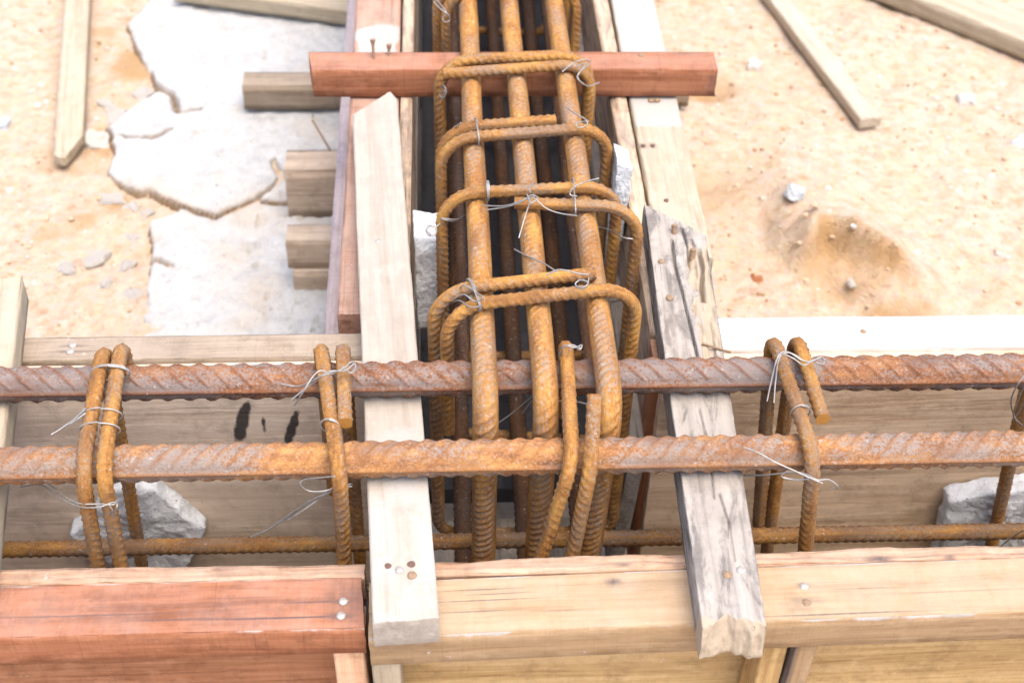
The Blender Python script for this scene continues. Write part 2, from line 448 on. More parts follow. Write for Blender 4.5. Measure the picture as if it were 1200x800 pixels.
M['tan_wood'] = wood('tan_weathered_timber', (0.285, 0.225, 0.165), (0.245, 0.19, 0.135), (0.16, 0.117, 0.08), saw=0.15, crack=0.3, var=0.5)
M['grey_ply'] = wood('grey_brown_sheathing', (0.7, 0.58, 0.45), (0.64, 0.52, 0.395), (0.5, 0.39, 0.285), saw=0.05, crack=0.25, var=0.6, fine=0.35)
M['brown_ply'] = wood('brown_sheathing', (0.7, 0.53, 0.36), (0.63, 0.46, 0.3), (0.47, 0.315, 0.185), saw=0.05, crack=0.30, var=0.6, fine=0.35)
M['near_ply_red'] = wood('dark_red_sheathing', (0.40, 0.19, 0.10), (0.33, 0.145, 0.07), (0.19, 0.075, 0.035), saw=0.1, crack=0.3, var=0.5)
M['near_ply_pale'] = wood('honey_sheathing', (0.53, 0.365, 0.175), (0.46, 0.305, 0.13), (0.33, 0.2, 0.08), saw=0.08, crack=0.3, var=0.5, plies=True)
M['raw_edge'] = wood('splintery_pink_timber', (0.44, 0.29, 0.19), (0.34, 0.2, 0.12), (0.17, 0.08, 0.045), saw=0.1, crack=0.7, var=0.6, plies=True)
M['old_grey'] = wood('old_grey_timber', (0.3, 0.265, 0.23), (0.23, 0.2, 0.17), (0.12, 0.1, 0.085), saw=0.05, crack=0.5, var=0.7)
M['worn_edge'] = wood('worn_brown_timber', (0.52, 0.40, 0.28), (0.42, 0.30, 0.20), (0.20, 0.13, 0.09), saw=0.05, crack=0.6, var=0.8, blotch=(0.10, 0.08, 0.08), blotch_amt=0.6)
M['weathered'] = wood('weathered_silver_timber', (0.325, 0.302, 0.27), (0.275, 0.252, 0.225), (0.165, 0.149, 0.132), saw=0.06, crack=0.45, var=0.35, blotch=(0.055, 0.052, 0.055), blotch_amt=0.85, paint=(0.36, 0.29, 0.205))
M['post_pink'] = wood('rough_pinkish_post', (0.66, 0.43, 0.28), (0.58, 0.35, 0.21), (0.38, 0.20, 0.11), saw=0.3, crack=0.2, var=0.4)
M['joist'] = wood('grey_tan_joist', (0.46, 0.37, 0.28), (0.39, 0.305, 0.225), (0.26, 0.19, 0.135), saw=0.1, crack=0.3, var=0.6)
M['bar_top'] = rust('rusty_ribbed_bar_brown', (0.29, 0.125, 0.055), (0.13, 0.055, 0.028), (0.235, 0.205, 0.19), 0.72, 0.4, (0.22, 0.075, 0.028), 1.0, yellow=(0.40, 0.19, 0.07), tone=0.8)
M['bar_mottled'] = rust('rusty_ribbed_bar_mottled', (0.38, 0.175, 0.065), (0.19, 0.085, 0.04), (0.255, 0.235, 0.215), 0.5, 0.5, (0.30, 0.125, 0.045), 0.85, yellow=(0.54, 0.28, 0.09), tone=0.84)
M['bar_orange'] = rust('orange_rusty_bar', (0.43, 0.20, 0.05), (0.21, 0.088, 0.025), (0.27, 0.24, 0.21), 0.22, 0.45, (0.37, 0.17, 0.045), 0.75, yellow=(0.57, 0.31, 0.08), top=7.0, tone=0.86)
M['stirrup'] = rust('rusty_stirrup', (0.40, 0.185, 0.045), (0.17, 0.074, 0.024), (0.24, 0.21, 0.18), 0.28, 0.45, (0.31, 0.135, 0.036), 0.75, yellow=(0.54, 0.29, 0.065), tone=0.84)
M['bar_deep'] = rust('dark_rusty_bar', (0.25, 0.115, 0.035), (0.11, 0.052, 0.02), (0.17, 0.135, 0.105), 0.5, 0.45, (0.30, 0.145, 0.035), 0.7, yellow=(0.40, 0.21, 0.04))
M['bar_shaded'] = rust('trench_shaded_bar', (0.075, 0.032, 0.013), (0.035, 0.016, 0.008), (0.06, 0.048, 0.04), 0.3, 0.4, (0.07, 0.032, 0.012), 0.6, yellow=(0.12, 0.055, 0.017))  # rust darkened so the trench's shade is in the bar colour
M['wire'] = plain('galvanised_wire', (0.33, 0.315, 0.29), 0.45, 0.5, 0.5)
M['nail'] = plain('nail_steel', (0.42, 0.38, 0.34), 0.5, 0.35, 0.5, 900.0)
M['nail_rust'] = plain('rusty_nail', (0.27, 0.18, 0.11), 0.8, 0.0, 0.6, 900.0)
M['hole'] = plain('dark_nail_hole', (0.13, 0.075, 0.055), 0.95)
M['spacer'] = concrete('pale_blue_mortar', (0.74, 0.77, 0.785), (0.26, 0.26, 0.28), 0.7, rel=0.0025)
M['screed'] = concrete('whitish_screed', (0.505, 0.505, 0.488), (0.23, 0.225, 0.215), 0.6, dust=(0.53, 0.44, 0.335), rel=0.003)
M['crumb'] = concrete('dusty_screed_crumb', (0.56, 0.53, 0.48), (0.38, 0.34, 0.29), 0.3, dust=(0.55, 0.44, 0.32))
M['soffit'] = concrete('shade_dark_floor', (0.055, 0.055, 0.062), (0.025, 0.025, 0.03), 0.5)  # near-black: shade of the deep trench painted into the floor colour
M['stone'] = concrete('pale_stone', (0.68, 0.64, 0.57), (0.42, 0.38, 0.33), 0.3)
M['stone_blue'] = concrete('bluish_stone', (0.62, 0.67, 0.70), (0.42, 0.45, 0.48), 0.3)
M['stone_red'] = concrete('brick_red_stone', (0.50, 0.20, 0.09), (0.30, 0.12, 0.06), 0.3)

def sand_mat():
    t = NT('coarse_sand'); o = t.n.new('ShaderNodeTexCoord').outputs['Object']
    n1 = t.noise(o, 7.0, 6.0, 0.65); n2 = t.noise(o, 60.0, 6.0, 0.7); n3 = t.noise(o, 330.0, 4.0, 0.7); vo = t.voro(o, 190.0, 'F1', 'Color')
    col = t.ramp(n2, (0.32, (0.455, 0.30, 0.185)), (0.46, (0.555, 0.425, 0.305)), (0.60, (0.60, 0.495, 0.395)))
    col = t.mix(t.ramp(n1, (0.42, 0.0), (0.66, 0.45)), col, (0.58, 0.435, 0.285))
    col = t.mix(0.06, col, t.mix(1.0, col, vo, 'OVERLAY'))
    col = t.mix(t.ramp(n3, (0.62, 0.0), (0.72, 0.45)), col, (0.40, 0.23, 0.11))
    col = t.mix(t.ramp(n3, (0.26, 0.6), (0.36, 0.0)), col, (0.62, 0.57, 0.50))
    damp_shade = t.math('MULTIPLY', t.attr('damp_shade'), t.math('ADD', 0.6, n2))
    col = t.mix(t.ramp(damp_shade, (0.2, 0.0), (0.95, 0.85)), col, (0.45, 0.275, 0.12))
    h = t.math('ADD', t.math('MULTIPLY', n2, 1.4), n3)
    return t.done(col, 0.95, t.bump(h, 0.0045, 1.0), 0.15)
M['sand'] = sand_mat()
M['lath'] = wood('pale_brown_lath', (0.46, 0.39, 0.3), (0.41, 0.345, 0.26), (0.3, 0.24, 0.175), saw=0.1, crack=0.2, var=0.4, dirty=0.2)
M['limed'] = wood('whitewashed_timber', (0.5, 0.48, 0.45), (0.45, 0.42, 0.385), (0.34, 0.29, 0.24), saw=0.08, crack=0.12, var=0.3, paint=(0.55, 0.545, 0.53))
M['grit_tan'] = concrete('tan_grit', (0.50, 0.37, 0.25), (0.40, 0.23, 0.11), 0.3)
M['grit_white'] = concrete('white_grit', (0.56, 0.53, 0.48), (0.45, 0.42, 0.38), 0.2)
M['grit_brown'] = concrete('brown_grit', (0.36, 0.21, 0.11), (0.22, 0.12, 0.06), 0.2)

# ------------------------------------------------------------------ the setting: sand, screed, trench floor
GZ = -0.300
def grid_axis(lo, hi, step, far, n=26):
    mid = np.arange(lo, hi + step / 2, step)
    g = np.cumsum(step * 1.45 ** np.arange(1, n)); g = g[g < far]; g = np.append(g, far)
    return np.concatenate([lo - g[::-1], mid, hi + g])
gx = grid_axis(-0.95, 1.15, 0.0055, 80.0); gy = grid_axis(-0.05, 1.45, 0.0055, 80.0)
X, Y = np.meshgrid(gx, gy, indexing='ij')
near = np.clip(1.6 - np.hypot(X, Y - 0.5) / 4.0, 0, 1)
H = GZ - 0.004 + near * (0.008 * fbm(X * 5, Y * 5, 0, 3, 4) + 0.0065 * fbm(X * 26, Y * 26, 0, 5, 4) + 0.003 * np.abs(fbm(X * 80, Y * 80, 0, 8, 3)))
H = H + np.clip(np.hypot(X, Y) - 3, 0, None) * 0.004 * fbm(X * 0.15, Y * 0.15, 0, 12, 3)
# a low clod of sand with a steep crumbling front
rid = np.interp(X, [0.30, 0.352, 0.366, 0.40, 0.44, 0.48, 0.53], [0.425, 0.448, 0.460, 0.442, 0.412, 0.388, 0.37]) + 0.010 * fbm(X * 34, Y * 34, 0, 21, 4)
f = rid - Y
sm = lambda v: np.clip(v, 0, 1) ** 2 * (3 - 2 * np.clip(v, 0, 1))
side = sm((X - 0.305 + 0.022 * fbm(X * 30, Y * 30, 0, 22, 4)) / 0.065) * sm((0.525 - X) / 0.11)
drop = 0.45 * sm(f / 0.022) + 0.55 * sm(f / 0.075)
clod = side * np.where(f < 0, np.exp(np.clip(f, -9, 0) / 0.085), 1 - drop)
rough = side * np.exp(-((f - 0.045) / 0.055) ** 2)
H = H + side * np.exp(-((f - 0.04) / 0.06) ** 2) * 0.007 * np.abs(fbm(X * 75, Y * 75, 0, 29, 3)) - 0.013 * side * np.exp(-((f - 0.024) / 0.016) ** 2) * sm((0.43 - X) / 0.05) + 0.062 * clod + rough * (0.010 * fbm(X * 42, Y * 42, 0, 25, 4) - 0.004)
clod_shade = 0.85 * side * sm((f + 0.006) / 0.014) * sm((0.12 - f) / 0.06)
H = H - 0.020 * np.exp(-(((X - 0.29) / 0.045) ** 2 + ((Y - 0.80) / 0.03) ** 2)) - 0.012 * np.exp(-(((X - 0.27) / 0.05) ** 2 + ((Y - 0.60) / 0.03) ** 2))
under = ((X > -0.20) & (X < 0.17) & (Y > -0.3)) | ((np.abs(Y + 0.11) < 0.17) & (np.abs(X) < 1.0))
H = np.where(under, np.minimum(H, GZ - 0.004), H)
damp_shade = clod_shade * np.clip(0.9 + 1.1 * fbm(X * 32, Y * 32, 0, 27, 5), 0, 1.4) + 0.9 * np.exp(-(((X - 0.29) / 0.05) ** 2 + ((Y - 0.80) / 0.04) ** 2)) + 0.6 * np.exp(-(((X - 0.26) / 0.07) ** 2 + ((Y - 0.58) / 0.06) ** 2))  # wet sand plus painted shade below the clod ridge and in the hollows
damp_shade = damp_shade + 0.9 * np.clip(fbm(X * 14, Y * 14, 0, 31, 4) * 2.4 - 0.25, 0, 1) * np.exp(-((X + 0.44) / 0.09) ** 2) * (Y < 0.95)
n, m = X.shape
i = (np.arange(n - 1)[:, None] * m + np.arange(m - 1)[None, :]).ravel()
ground = link('ground', np_mesh('ground', np.stack([X, Y, H], -1), np.stack([i, i + m, i + m + 1, i + 1], 1), floats={'damp_shade': damp_shade.ravel()}), M['sand'])
ground['kind'] = 'structure'

def ground_z(x, y):
    a = int(np.clip(np.searchsorted(gx, x), 1, len(gx) - 1)); b = int(np.clip(np.searchsorted(gy, y), 1, len(gy) - 1))
    return float(H[a, b])

def poly_dist(px, py, poly):
    """signed distance to a polygon, positive inside"""
    d = np.full(px.shape, 1e9); inside = np.zeros(px.shape, bool)
    k = len(poly)
    for a in range(k):
        x0, y0 = poly[a]; x1, y1 = poly[(a + 1) % k]
        ex, ey = x1 - x0, y1 - y0
        t = np.clip(((px - x0) * ex + (py - y0) * ey) / (ex * ex + ey * ey), 0, 1)
        d = np.minimum(d, np.hypot(px - x0 - t * ex, py - y0 - t * ey))
        c = ((y0 > py) != (y1 > py)) & (px < (x1 - x0) * (py - y0) / (y1 - y0 + 1e-12) + x0)
        inside ^= c
    return np.where(inside, d, -d)

CRACKS = [[(-0.41, 0.80), (-0.385, 0.775), (-0.37, 0.74), (-0.345, 0.745)], [(-0.38, 0.44), (-0.358, 0.452), (-0.345, 0.445)],
          [(-0.262, 0.559), (-0.24, 0.60), (-0.245, 0.64)], [(-0.44, 0.69), (-0.40, 0.685), (-0.375, 0.70)]]
def slab(name, poly, top, parent, seed, step=0.0045, thick=0.03):
    step = 0.0030; thick = 0.013
    xs = np.arange(min(p[0] for p in poly) - 0.02, max(p[0] for p in poly) + 0.02, step)
    ys = np.arange(min(p[1] for p in poly) - 0.02, max(p[1] for p in poly) + 0.02, step)
    px, py = np.meshgrid(xs, ys, indexing='ij')
    wx = px + 0.010 * fbm(px * 22, py * 22, 0, 41, 6); wy = py + 0.010 * fbm(px * 22, py * 22, 5, 44, 6)
    d = poly_dist(wx, wy, poly)
    z = top + 0.004 * fbm(px * 14, py * 14, 0, seed + 5, 4) + 0.0034 * fbm(px * 70, py * 70, 0, seed + 6, 4) - 0.006 * np.clip(fbm(px * 55, py * 55, 3, seed + 8, 3) - 0.38, 0, 1) / 0.3
    z = z - 0.005 * np.clip(1 - d / 0.008, 0, 1) ** 2
    ck = np.zeros(px.shape)
    for line in CRACKS:
        dl = np.full(px.shape, 9.0)
        for (x0, y0), (x1, y1) in zip(line[:-1], line[1:]):
            t_ = np.clip(((wx - x0) * (x1 - x0) + (wy - y0) * (y1 - y0)) / ((x1 - x0) ** 2 + (y1 - y0) ** 2), 0, 1)
            dl = np.minimum(dl, np.hypot(wx - x0 - t_ * (x1 - x0), wy - y0 - t_ * (y1 - y0)))
        g_ = np.exp(-(dl / (0.0034 + 0.0026 * fbm(px * 40, py * 40, 9, 71, 2))) ** 2)
        z = z - 0.010 * g_; ck = np.maximum(ck, g_)
    z = np.where(d < 0, top - thick, z)
    ck = np.clip(np.maximum(ck, np.exp(-(np.clip(d, 0, 1) / 0.0022) ** 2)), 0, 1)
    # pull the skirt in so that the broken side is steep
    ok = d > -step * 1.5
    nn, mm = px.shape
    ii = np.arange(nn - 1)[:, None] * mm + np.arange(mm - 1)[None, :]
    cell = ok[:-1, :-1] & ok[1:, :-1] & ok[1:, 1:] & ok[:-1, 1:]
    ii = ii[cell]
    q = np.stack([ii, ii + mm, ii + mm + 1, ii + 1], 1)
    used = np.unique(q); remap = np.full(nn * mm, -1); remap[used] = np.arange(len(used))
    v = np.stack([px, py, z], -1).reshape(-1, 3)[used]
    return link(name, np_mesh(name, v, remap[q], smooth=False, floats={'crack': ck.reshape(-1)[used]}), M['screed'], parent)

screed = bpy.data.objects.new('concrete_screed', None); COL.objects.link(screed); screed['kind'] = 'structure'; screed['label'] = 'broken whitish screed over the sand beside the formwork'
crack = [(-0.405, 0.585), (-0.354, 0.552), (-0.308, 0.528), (-0.262, 0.559), (-0.228, 0.554), (-0.10, 0.545)]
left_up = [(-0.455, 1.35), (-0.445, 1.016), (-0.468, 0.949), (-0.432, 0.854), (-0.405, 0.784), (-0.462, 0.71), (-0.437, 0.645), (-0.442, 0.612)]
left_lo = [(-0.349, 0.540), (-0.378, 0.520), (-0.369, 0.479), (-0.362, 0.34), (-0.37, 0.15), (-0.36, 0.06)]
slab('screed_piece', left_up + [(x, y + 0.0015) for x, y in crack] + [(-0.10, 1.35)], -0.2935, screed, 41)
slab('screed_piece', left_lo + [(-0.10, 0.06)] + [(x, y - 0.0015) for x, y in crack[:0:-1]], -0.2940, screed, 52)

# trench floor: two soffit slabs, the gap between them open
floor = bpy.data.objects.new('trench_floor', None); COL.objects.link(floor); floor['kind'] = 'structure'
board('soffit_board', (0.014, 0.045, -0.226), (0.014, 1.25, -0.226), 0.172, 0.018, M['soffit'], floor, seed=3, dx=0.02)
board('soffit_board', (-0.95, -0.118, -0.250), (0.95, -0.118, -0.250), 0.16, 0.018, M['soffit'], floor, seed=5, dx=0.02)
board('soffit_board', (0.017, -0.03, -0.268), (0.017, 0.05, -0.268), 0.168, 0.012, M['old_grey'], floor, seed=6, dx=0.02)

# ------------------------------------------------------------------ nails
def nail_mesh(name, r, h, dome=0.0007, lean=0.0):
    na = 14; v, q, t = [], [], []
    prof = [(r * 0.45, -0.006), (r * 0.97, 0.0), (r, h * 0.5), (r * 0.93, h), (r * 0.5, h + dome)]
    for k, (rr, z) in enumerate(prof):
        for a in range(na):
            th = a * 2 * math.pi / na; e = 1 + 0.05 * math.sin(3 * th + r * 9000)
            v.append((rr * e * math.cos(th), rr * e * math.sin(th), z))
    for k in range(len(prof) - 1):
        for a in range(na):
            q.append((k * na + a, k * na + (a + 1) % na, (k + 1) * na + (a + 1) % na, (k + 1) * na + a))
    v.append((0, 0, h + dome)); c = len(v) - 1; b = (len(prof) - 1) * na
    for a in range(na): t.append((b + a, b + (a + 1) % na, c))
    return np_mesh(name, np.array(v), np.array(q), np.array(t))
NAIL = nail_mesh('nail', 0.0030, 0.0006); NAIL.materials.append(M['nail'])
NAIL_R = nail_mesh('rusty_nail', 0.0030, 0.0006); NAIL_R.materials.append(M['nail_rust'])
def nail(parent, x, y, z, rusty=False, s=1.0, tilt=(0, 0)):
    mat = Matrix.Translation((x, y, z)) @ Matrix.Rotation(tilt[0], 4, 'X') @ Matrix.Rotation(tilt[1], 4, 'Y') @ Matrix.Scale(s, 4)
    return link('nail', NAIL_R if rusty else NAIL, None, parent, mat)
def nail_hole(parent, x, y, z, r=0.0026):
    me = nail_mesh('nail_hole', r, 0.0001, 0.0002); me.materials.append(M['hole'])
    return link('nail_hole', me, None, parent, Matrix.Translation((x, y, z)))
def spike(name, parent, p0, p1, r, mat, head=True):
    me = tube_mesh(name, [p0, p1], r, step=0.002, na=8, rib=0, lon=0, rough=0)
    o = link(name, me, mat, parent, Matrix.Identity(4))
    if head:
        d = (Vector(p1) - Vector(p0)).normalized()
        link('nail_head', NAIL_R, None, o, frame(p1, d.orthogonal(), d) @ Matrix.Scale(0.85, 4))
    return o

def edge_wear(W, T, amt=0.8, seed=1):
    def f(x, y, z, top):
        e = np.exp(-((W / 2 - np.abs(y)) / 0.0013) ** 2) if top else np.exp(-((T / 2 - z) / 0.0012) ** 2)
        w = amt * e * np.clip(0.75 + 0.9 * fbm(x * 70, y * 20, 0, seed, 4), 0, 1.2)
        return np.stack([0 * x, w, 0 * x], 1)
    return f
def stains(*spots, base=None):
    """marks callback: iron stains round nails, drawn out along the grain (local x)"""
    def f(x, y, z, top):
        k = np.zeros((len(x), 3)) if base is None else np.array(base(x, y, z, top), float)
        if top:
            for (sx, sy, lx, ly, a) in spots:
                k[:, 0] = np.maximum(k[:, 0], a * np.exp(-(((x - sx) / lx) ** 2 + ((y - sy) / ly) ** 2)))
        return k
    return f

# ------------------------------------------------------------------ formwork panels
# near side, left: red top rail
t = thing('formwork_panel', 'formwork side panel with red sawn top rail ending beside the whitish batten', 'formwork', (-0.36, -0.23, -0.25))
L0, L1 = -0.75, -0.1005
cx = (L0 + L1) / 2
r = board('top_rail', (L0, -0.2302, -0.0135), (L1, -0.2302, -0.0128), 0.0388, 0.026, M['red_wood'], t, seed=11, dx=0.003, ny=64,
          colf=stains((-0.1135 - cx, 0.0010, 0.010, 0.0035, 0.85), (-0.1145 - cx, -0.0095, 0.012, 0.0035, 0.9), (-0.101 - cx, 0.003, 0.028, 0.020, 0.62),
                      (-0.15 - cx, -0.0098, 0.05, 0.0007, 1.3), (-0.215 - cx, -0.0088, 0.03, 0.0006, 1.0), (-0.27 - cx, -0.004, 0.06, 0.0006, 0.9), (-0.35 - cx, -0.001, 0.05, 0.0005, 0.7), (-0.13 - cx, 0.0012, 0.02, 0.0006, 1.2), (-0.17 - cx, 0.006, 0.03, 0.0005, 0.7), base=edge_wear(0.0388, 0.026, 0.75, 4)),
          e1=lambda y, z: 0.0016 * (y / 0.02) + 0.001)
nail(r, -0.1135, -0.2292, 0.0004); nail(r, -0.1145, -0.2398, 0.0004)
board('edging_strip', (L0, -0.2050, -0.0120), (L1 - 0.0004, -0.2052, -0.0118), 0.026, 0.0102, M['raw_edge'], t, zd=(0, -1, 0), seed=12, dx=0.0025, ny=8, edge_y=0.0036, chip=0.0012, nz=10)
board('sheathing', (L0, -0.2045, -0.137), (L1 - 0.002, -0.2045, -0.137), 0.214, 0.012, M['near_ply_red'], t, zd=(0, -1, 0), seed=13)
board('post', (-0.1105, -0.2290, -0.300), (-0.1105, -0.2290, -0.0275), 0.0205, 0.034, M['post_pink'], t, zd=(0, -1, 0), seed=14, chip=0.0012)
board('post', (-0.52, -0.2290, -0.300), (-0.52, -0.2290, -0.0275), 0.034, 0.034, M['post_pink'], t, zd=(0, -1, 0), seed=15)

# near side, right: pale yellow top rail
t = thing('formwork_panel', 'formwork side panel with pale yellow top rail under the near ends of both battens', 'formwork', (0.25, -0.23, -0.25))
L0, L1 = -0.0978, 0.66
cx = (L0 + L1) / 2
def _taper(y, z): return 0 * y
knot = lambda x, y, z, top: np.stack([0.75 * np.exp(-(((x - (0.053 - cx)) / 0.004) ** 2 + ((y - 0.014) / 0.003) ** 2)) * top + 0.30 * np.exp(-(((x - (0.075 - cx)) / 0.05) ** 2 + ((y - 0.012) / 0.008) ** 2)) * top, 0 * x, 0 * x], 1)
r = board('top_rail', (L0, -0.2350, -0.0165), (L1, -0.2285, -0.006), 0.0418, 0.029, M['pale_wood'], t, seed=21, dx=0.003, ny=56,
          colf=stains((0.1708 - cx, 0.006, 0.006, 0.003, 0.6), (0.1700 - cx, -0.006, 0.014, 0.004, 0.55), (0.165 - cx, -0.010, 0.016, 0.006, 0.4), (-0.03 - cx, 0.004, 0.04, 0.0005, 1.0), (-0.03 - cx, 0.012, 0.03, 0.0005, 0.9), (-0.035 - cx, -0.004, 0.03, 0.0004, 0.9), (-0.02 - cx, 0.0085, 0.025, 0.0004, 0.9),
                      (0.19 - cx, -0.0165, 0.05, 0.0006, 1.2), (0.27 - cx, -0.003, 0.06, 0.0005, 0.8), (0.21 - cx, 0.002, 0.03, 0.0004, 0.8), (0.02 - cx, -0.006, 0.02, 0.0004, 0.7), base=lambda x, y, z, top: knot(x, y, z, top) + edge_wear(0.0418, 0.029, 0.7, 9)(x, y, z, top)))
nail(r, 0.1708, -0.2275, 0.0022); nail(r, 0.1699, -0.2400, 0.0022, True)
board('edging_strip', (L0, -0.2048, -0.0115), (L1, -0.2045, -0.0085), 0.026, 0.0102, M['raw_edge'], t, zd=(0, -1, 0), seed=22, dx=0.0025, ny=8, edge_y=0.0036, chip=0.0012, nz=10,
      colf=lambda x, y, z, top: np.stack([0.95 * np.exp(-(((x - (0.223 - cx)) / 0.010) ** 2 + ((z - 0.003) / 0.003) ** 2)) + 0.9 * np.exp(-(((x - (0.268 - cx)) / 0.004) ** 2 + ((z - 0.003) / 0.002) ** 2)) + 0.8 * np.exp(-(((x - (0.060 - cx)) / 0.006) ** 2 + ((z - 0.003) / 0.002) ** 2)), 0 * x, 0 * x], 1))
board('sheathing', (L0 + 0.002, -0.2045, -0.138), (L1, -0.2045, -0.138), 0.214, 0.012, M['near_ply_pale'], t, zd=(0, -1, 0), seed=23)
board('post', (-0.0878, -0.2340, -0.300), (-0.0878, -0.2340, -0.0320), 0.0180, 0.036, M['cream_wood'], t, zd=(0, -1, 0), seed=24)
board('post', (0.1560, -0.2300, -0.300), (0.1560, -0.2300, -0.0290), 0.0165, 0.030, M['near_ply_pale'], t, zd=(0, -1, 0), seed=25)
board('post', (0.1725, -0.2320, -0.300), (0.1725, -0.2320, -0.0290), 0.0155, 0.034, M['pale_wood'], t, zd=(0, -1, 0), seed=26, chip=0.0015,
      colf=lambda x, y, z, top: np.stack([0.9 * np.clip((y - 0.002) / 0.004, 0, 1) * (np.abs(x - 0.05) < 0.09), 0 * x, 0 * x], 1))

# far side, left: tan rail, grey-brown sheathing with black smears
t = thing('formwork_panel', 'grey-brown formwork panel smeared black, with tan top rail beside the whitish screed', 'formwork', (-0.45, 0.0, -0.25))
L0, L1 = -0.86, -0.0745
cx = (L0 + L1) / 2
r = board('top_rail', (L0, -0.0005, -0.0130), (L1 - 0.015, -0.0015, -0.0130), 0.0255, 0.026, M['tan_wood'], t, seed=31, dx=0.004, ny=14,
          colf=stains((-0.3172 + 0.475, 0.003, 0.012, 0.0018, 0.8), (-0.318 + 0.475, -0.003, 0.018, 0.0012, 0.8), (-0.22 + 0.475, -0.004, 0.07, 0.0006, 0.5)))
nail(r, -0.3172, 0.0024, 0.0004); nail(r, -0.3180, -0.0040, 0.0004)
def smear(x, y, z, top):
    k = np.zeros((len(x), 3))
    for (wx, wz, dxx, dzz, wd) in ((-0.1985, -0.051, 0.0055, 0.021, 0.0048), (-0.1625, -0.058, 0.0050, 0.018, 0.0036), (-0.1838, -0.062, 0.0015, 0.020, 0.0009)):
        u = (y - (wz + 0.1265)) / dzz
        off = (x - (wx - cx)) - dxx * u
        k[:, 2] = np.maximum(k[:, 2], 1.15 * np.exp(-((off + 0.0012 * fbm(y * 120, x * 60, 0, 7, 3)) / (wd * np.sqrt(np.clip(1.15 - (0.75 * u + 0.2) ** 2, 0.02, 2)))) ** 4 - (np.abs(u) / 1.05) ** 6))
    return k
board('sheathing', (L0, -0.0203, -0.1265), (L1, -0.0203, -0.1265), 0.2510, 0.0118, M['grey_ply'], t, zd=(0, -1, 0), seed=32, dx=0.003, ny=90, colf=smear)
board('post', (-0.60, 0.004, -0.300), (-0.60, 0.004, -0.0275), 0.034, 0.034, M['tan_wood'], t, zd=(0, -1, 0), seed=33)

# far side, right: white rail, brown sheathing
t = thing('formwork_panel', 'brown formwork panel with white top rail in front of the brown clod of sand', 'formwork', (0.5, 0.0, -0.25))
r = board('top_rail', (0.1235, 0.0030, -0.0130), (0.86, 0.0040, -0.0130), 0.0355, 0.026, M['limed'], t, seed=41, dx=0.004, ny=14,
          colf=lambda x, y, z, top: np.stack([0 * x, np.full(len(x), 1.1 if top else 0.2), 0 * x], 1))
nail(r, 0.2612, 0.0045, 0.0005, True, 0.8); nail_hole(r, 0.2110, -0.0060, 0.0006, 0.0011)
board('sheathing', (0.1095, -0.0203, -0.1265), (0.86, -0.0203, -0.1265), 0.2505, 0.0112, M['brown_ply'], t, zd=(0, -1, 0), seed=42, dx=0.004, ny=40, edge_y=0.0012,
      colf=lambda x, y, z, top: np.stack([0.5 * np.clip(fbm(x * 9, y * 70, 0, 77, 4) * 2.2 - 0.35, 0, 1), 0 * x, 0 * x], 1))
board('post', (0.1080, -0.003, -0.250), (0.1080, -0.003, -0.0060), 0.0100, 0.0200, M['near_ply_red'], t, zd=(0, -1, 0), seed=43)

# branch trench, left side
t = thing('formwork_panel', 'formwork panel with reddish rail daubed white, left side of the branch trench', 'formwork', (-0.1, 0.6, -0.25))
RC = (0.0330 + 1.25) / 2
r = board('top_rail', (-0.1065, 0.0330, -0.0130), (-0.1110, 1.25, -0.0130), 0.0440, 0.026, M['rail_red'], t, seed=51, dx=0.004, ny=16,
          colf=lambda x, y, z, top: np.stack([0 * x, (1.15 * np.clip(np.exp(-(((x - (0.405 - RC)) / 0.036) ** 4 + ((y - 0.000) / 0.021) ** 4)) + 0.35 * fbm(x * 50, y * 50, 0, 91, 3), 0, 1) if top else 0 * x), 0 * x], 1))
board('lower_rail', (-0.1275, 0.0310, -0.1040), (-0.1300, 1.25, -0.1040), 0.0430, 0.022, M['purple_wood'], t, seed=52, dx=0.006)
board('sheathing', (-0.0790, 0.0020, -0.058), (-0.0775, 1.25, -0.058), 0.118, 0.0100, M['worn_edge'], t, zd=(-1, 0, 0), seed=53, dx=0.004, edge_y=0.0022, chip=0.0012)
board('sheathing', (-0.0788, 0.0020, -0.176), (-0.0775, 1.25, -0.176), 0.116, 0.0100, M['old_grey'], t, zd=(-1, 0, 0), seed=54, dx=0.006)  # darker timber here paints in the shade low in the branch trench

# branch trench, right side
t = thing('formwork_panel', 'formwork panel of old grey boards with pale nailed rail, right side of the branch trench', 'formwork', (0.13, 0.6, -0.25))
RC = (0.092 + 1.25) / 2
r = board('top_rail', (0.1418, 0.0920, -0.0130), (0.1398, 1.25, -0.0130), 0.0430, 0.026, M['cream_wood'], t, seed=61, dx=0.004, ny=16,
          colf=stains((0.166 - RC, 0.006, 0.012, 0.0012, 0.75), (0.243 - RC, 0.018, 0.005, 0.005, 0.7), (0.243 - RC, 0.009, 0.005, 0.004, 0.7), (0.311 - RC, 0.000, 0.005, 0.006, 0.6), (0.19 - RC, 0.004, 0.03, 0.0007, 0.6),
                      base=lambda x, y, z, top: np.stack([0 * x, 0.85 * np.clip((x - (0.265 - RC)) / 0.012, 0, 1) * top, 0 * x], 1)))
nail(r, 0.1390, 0.3112, 0.0005, True); nail(r, 0.1446, 0.3114, 0.0005, True)
nail_hole(r, 0.1240, 0.2424, 0.0006, 0.0020); nail_hole(r, 0.1322, 0.2424, 0.0006, 0.0020); nail_hole(r, 0.1344, 0.1657, 0.0006, 0.0020)
board('sheathing', (0.1110, 0.0080, -0.056), (0.1112, 1.25, -0.056), 0.114, 0.0140, M['worn_edge'], t, zd=(1, 0, 0), seed=62, dx=0.003, ny=20, edge_y=0.0030, chip=0.0016, nz=6)
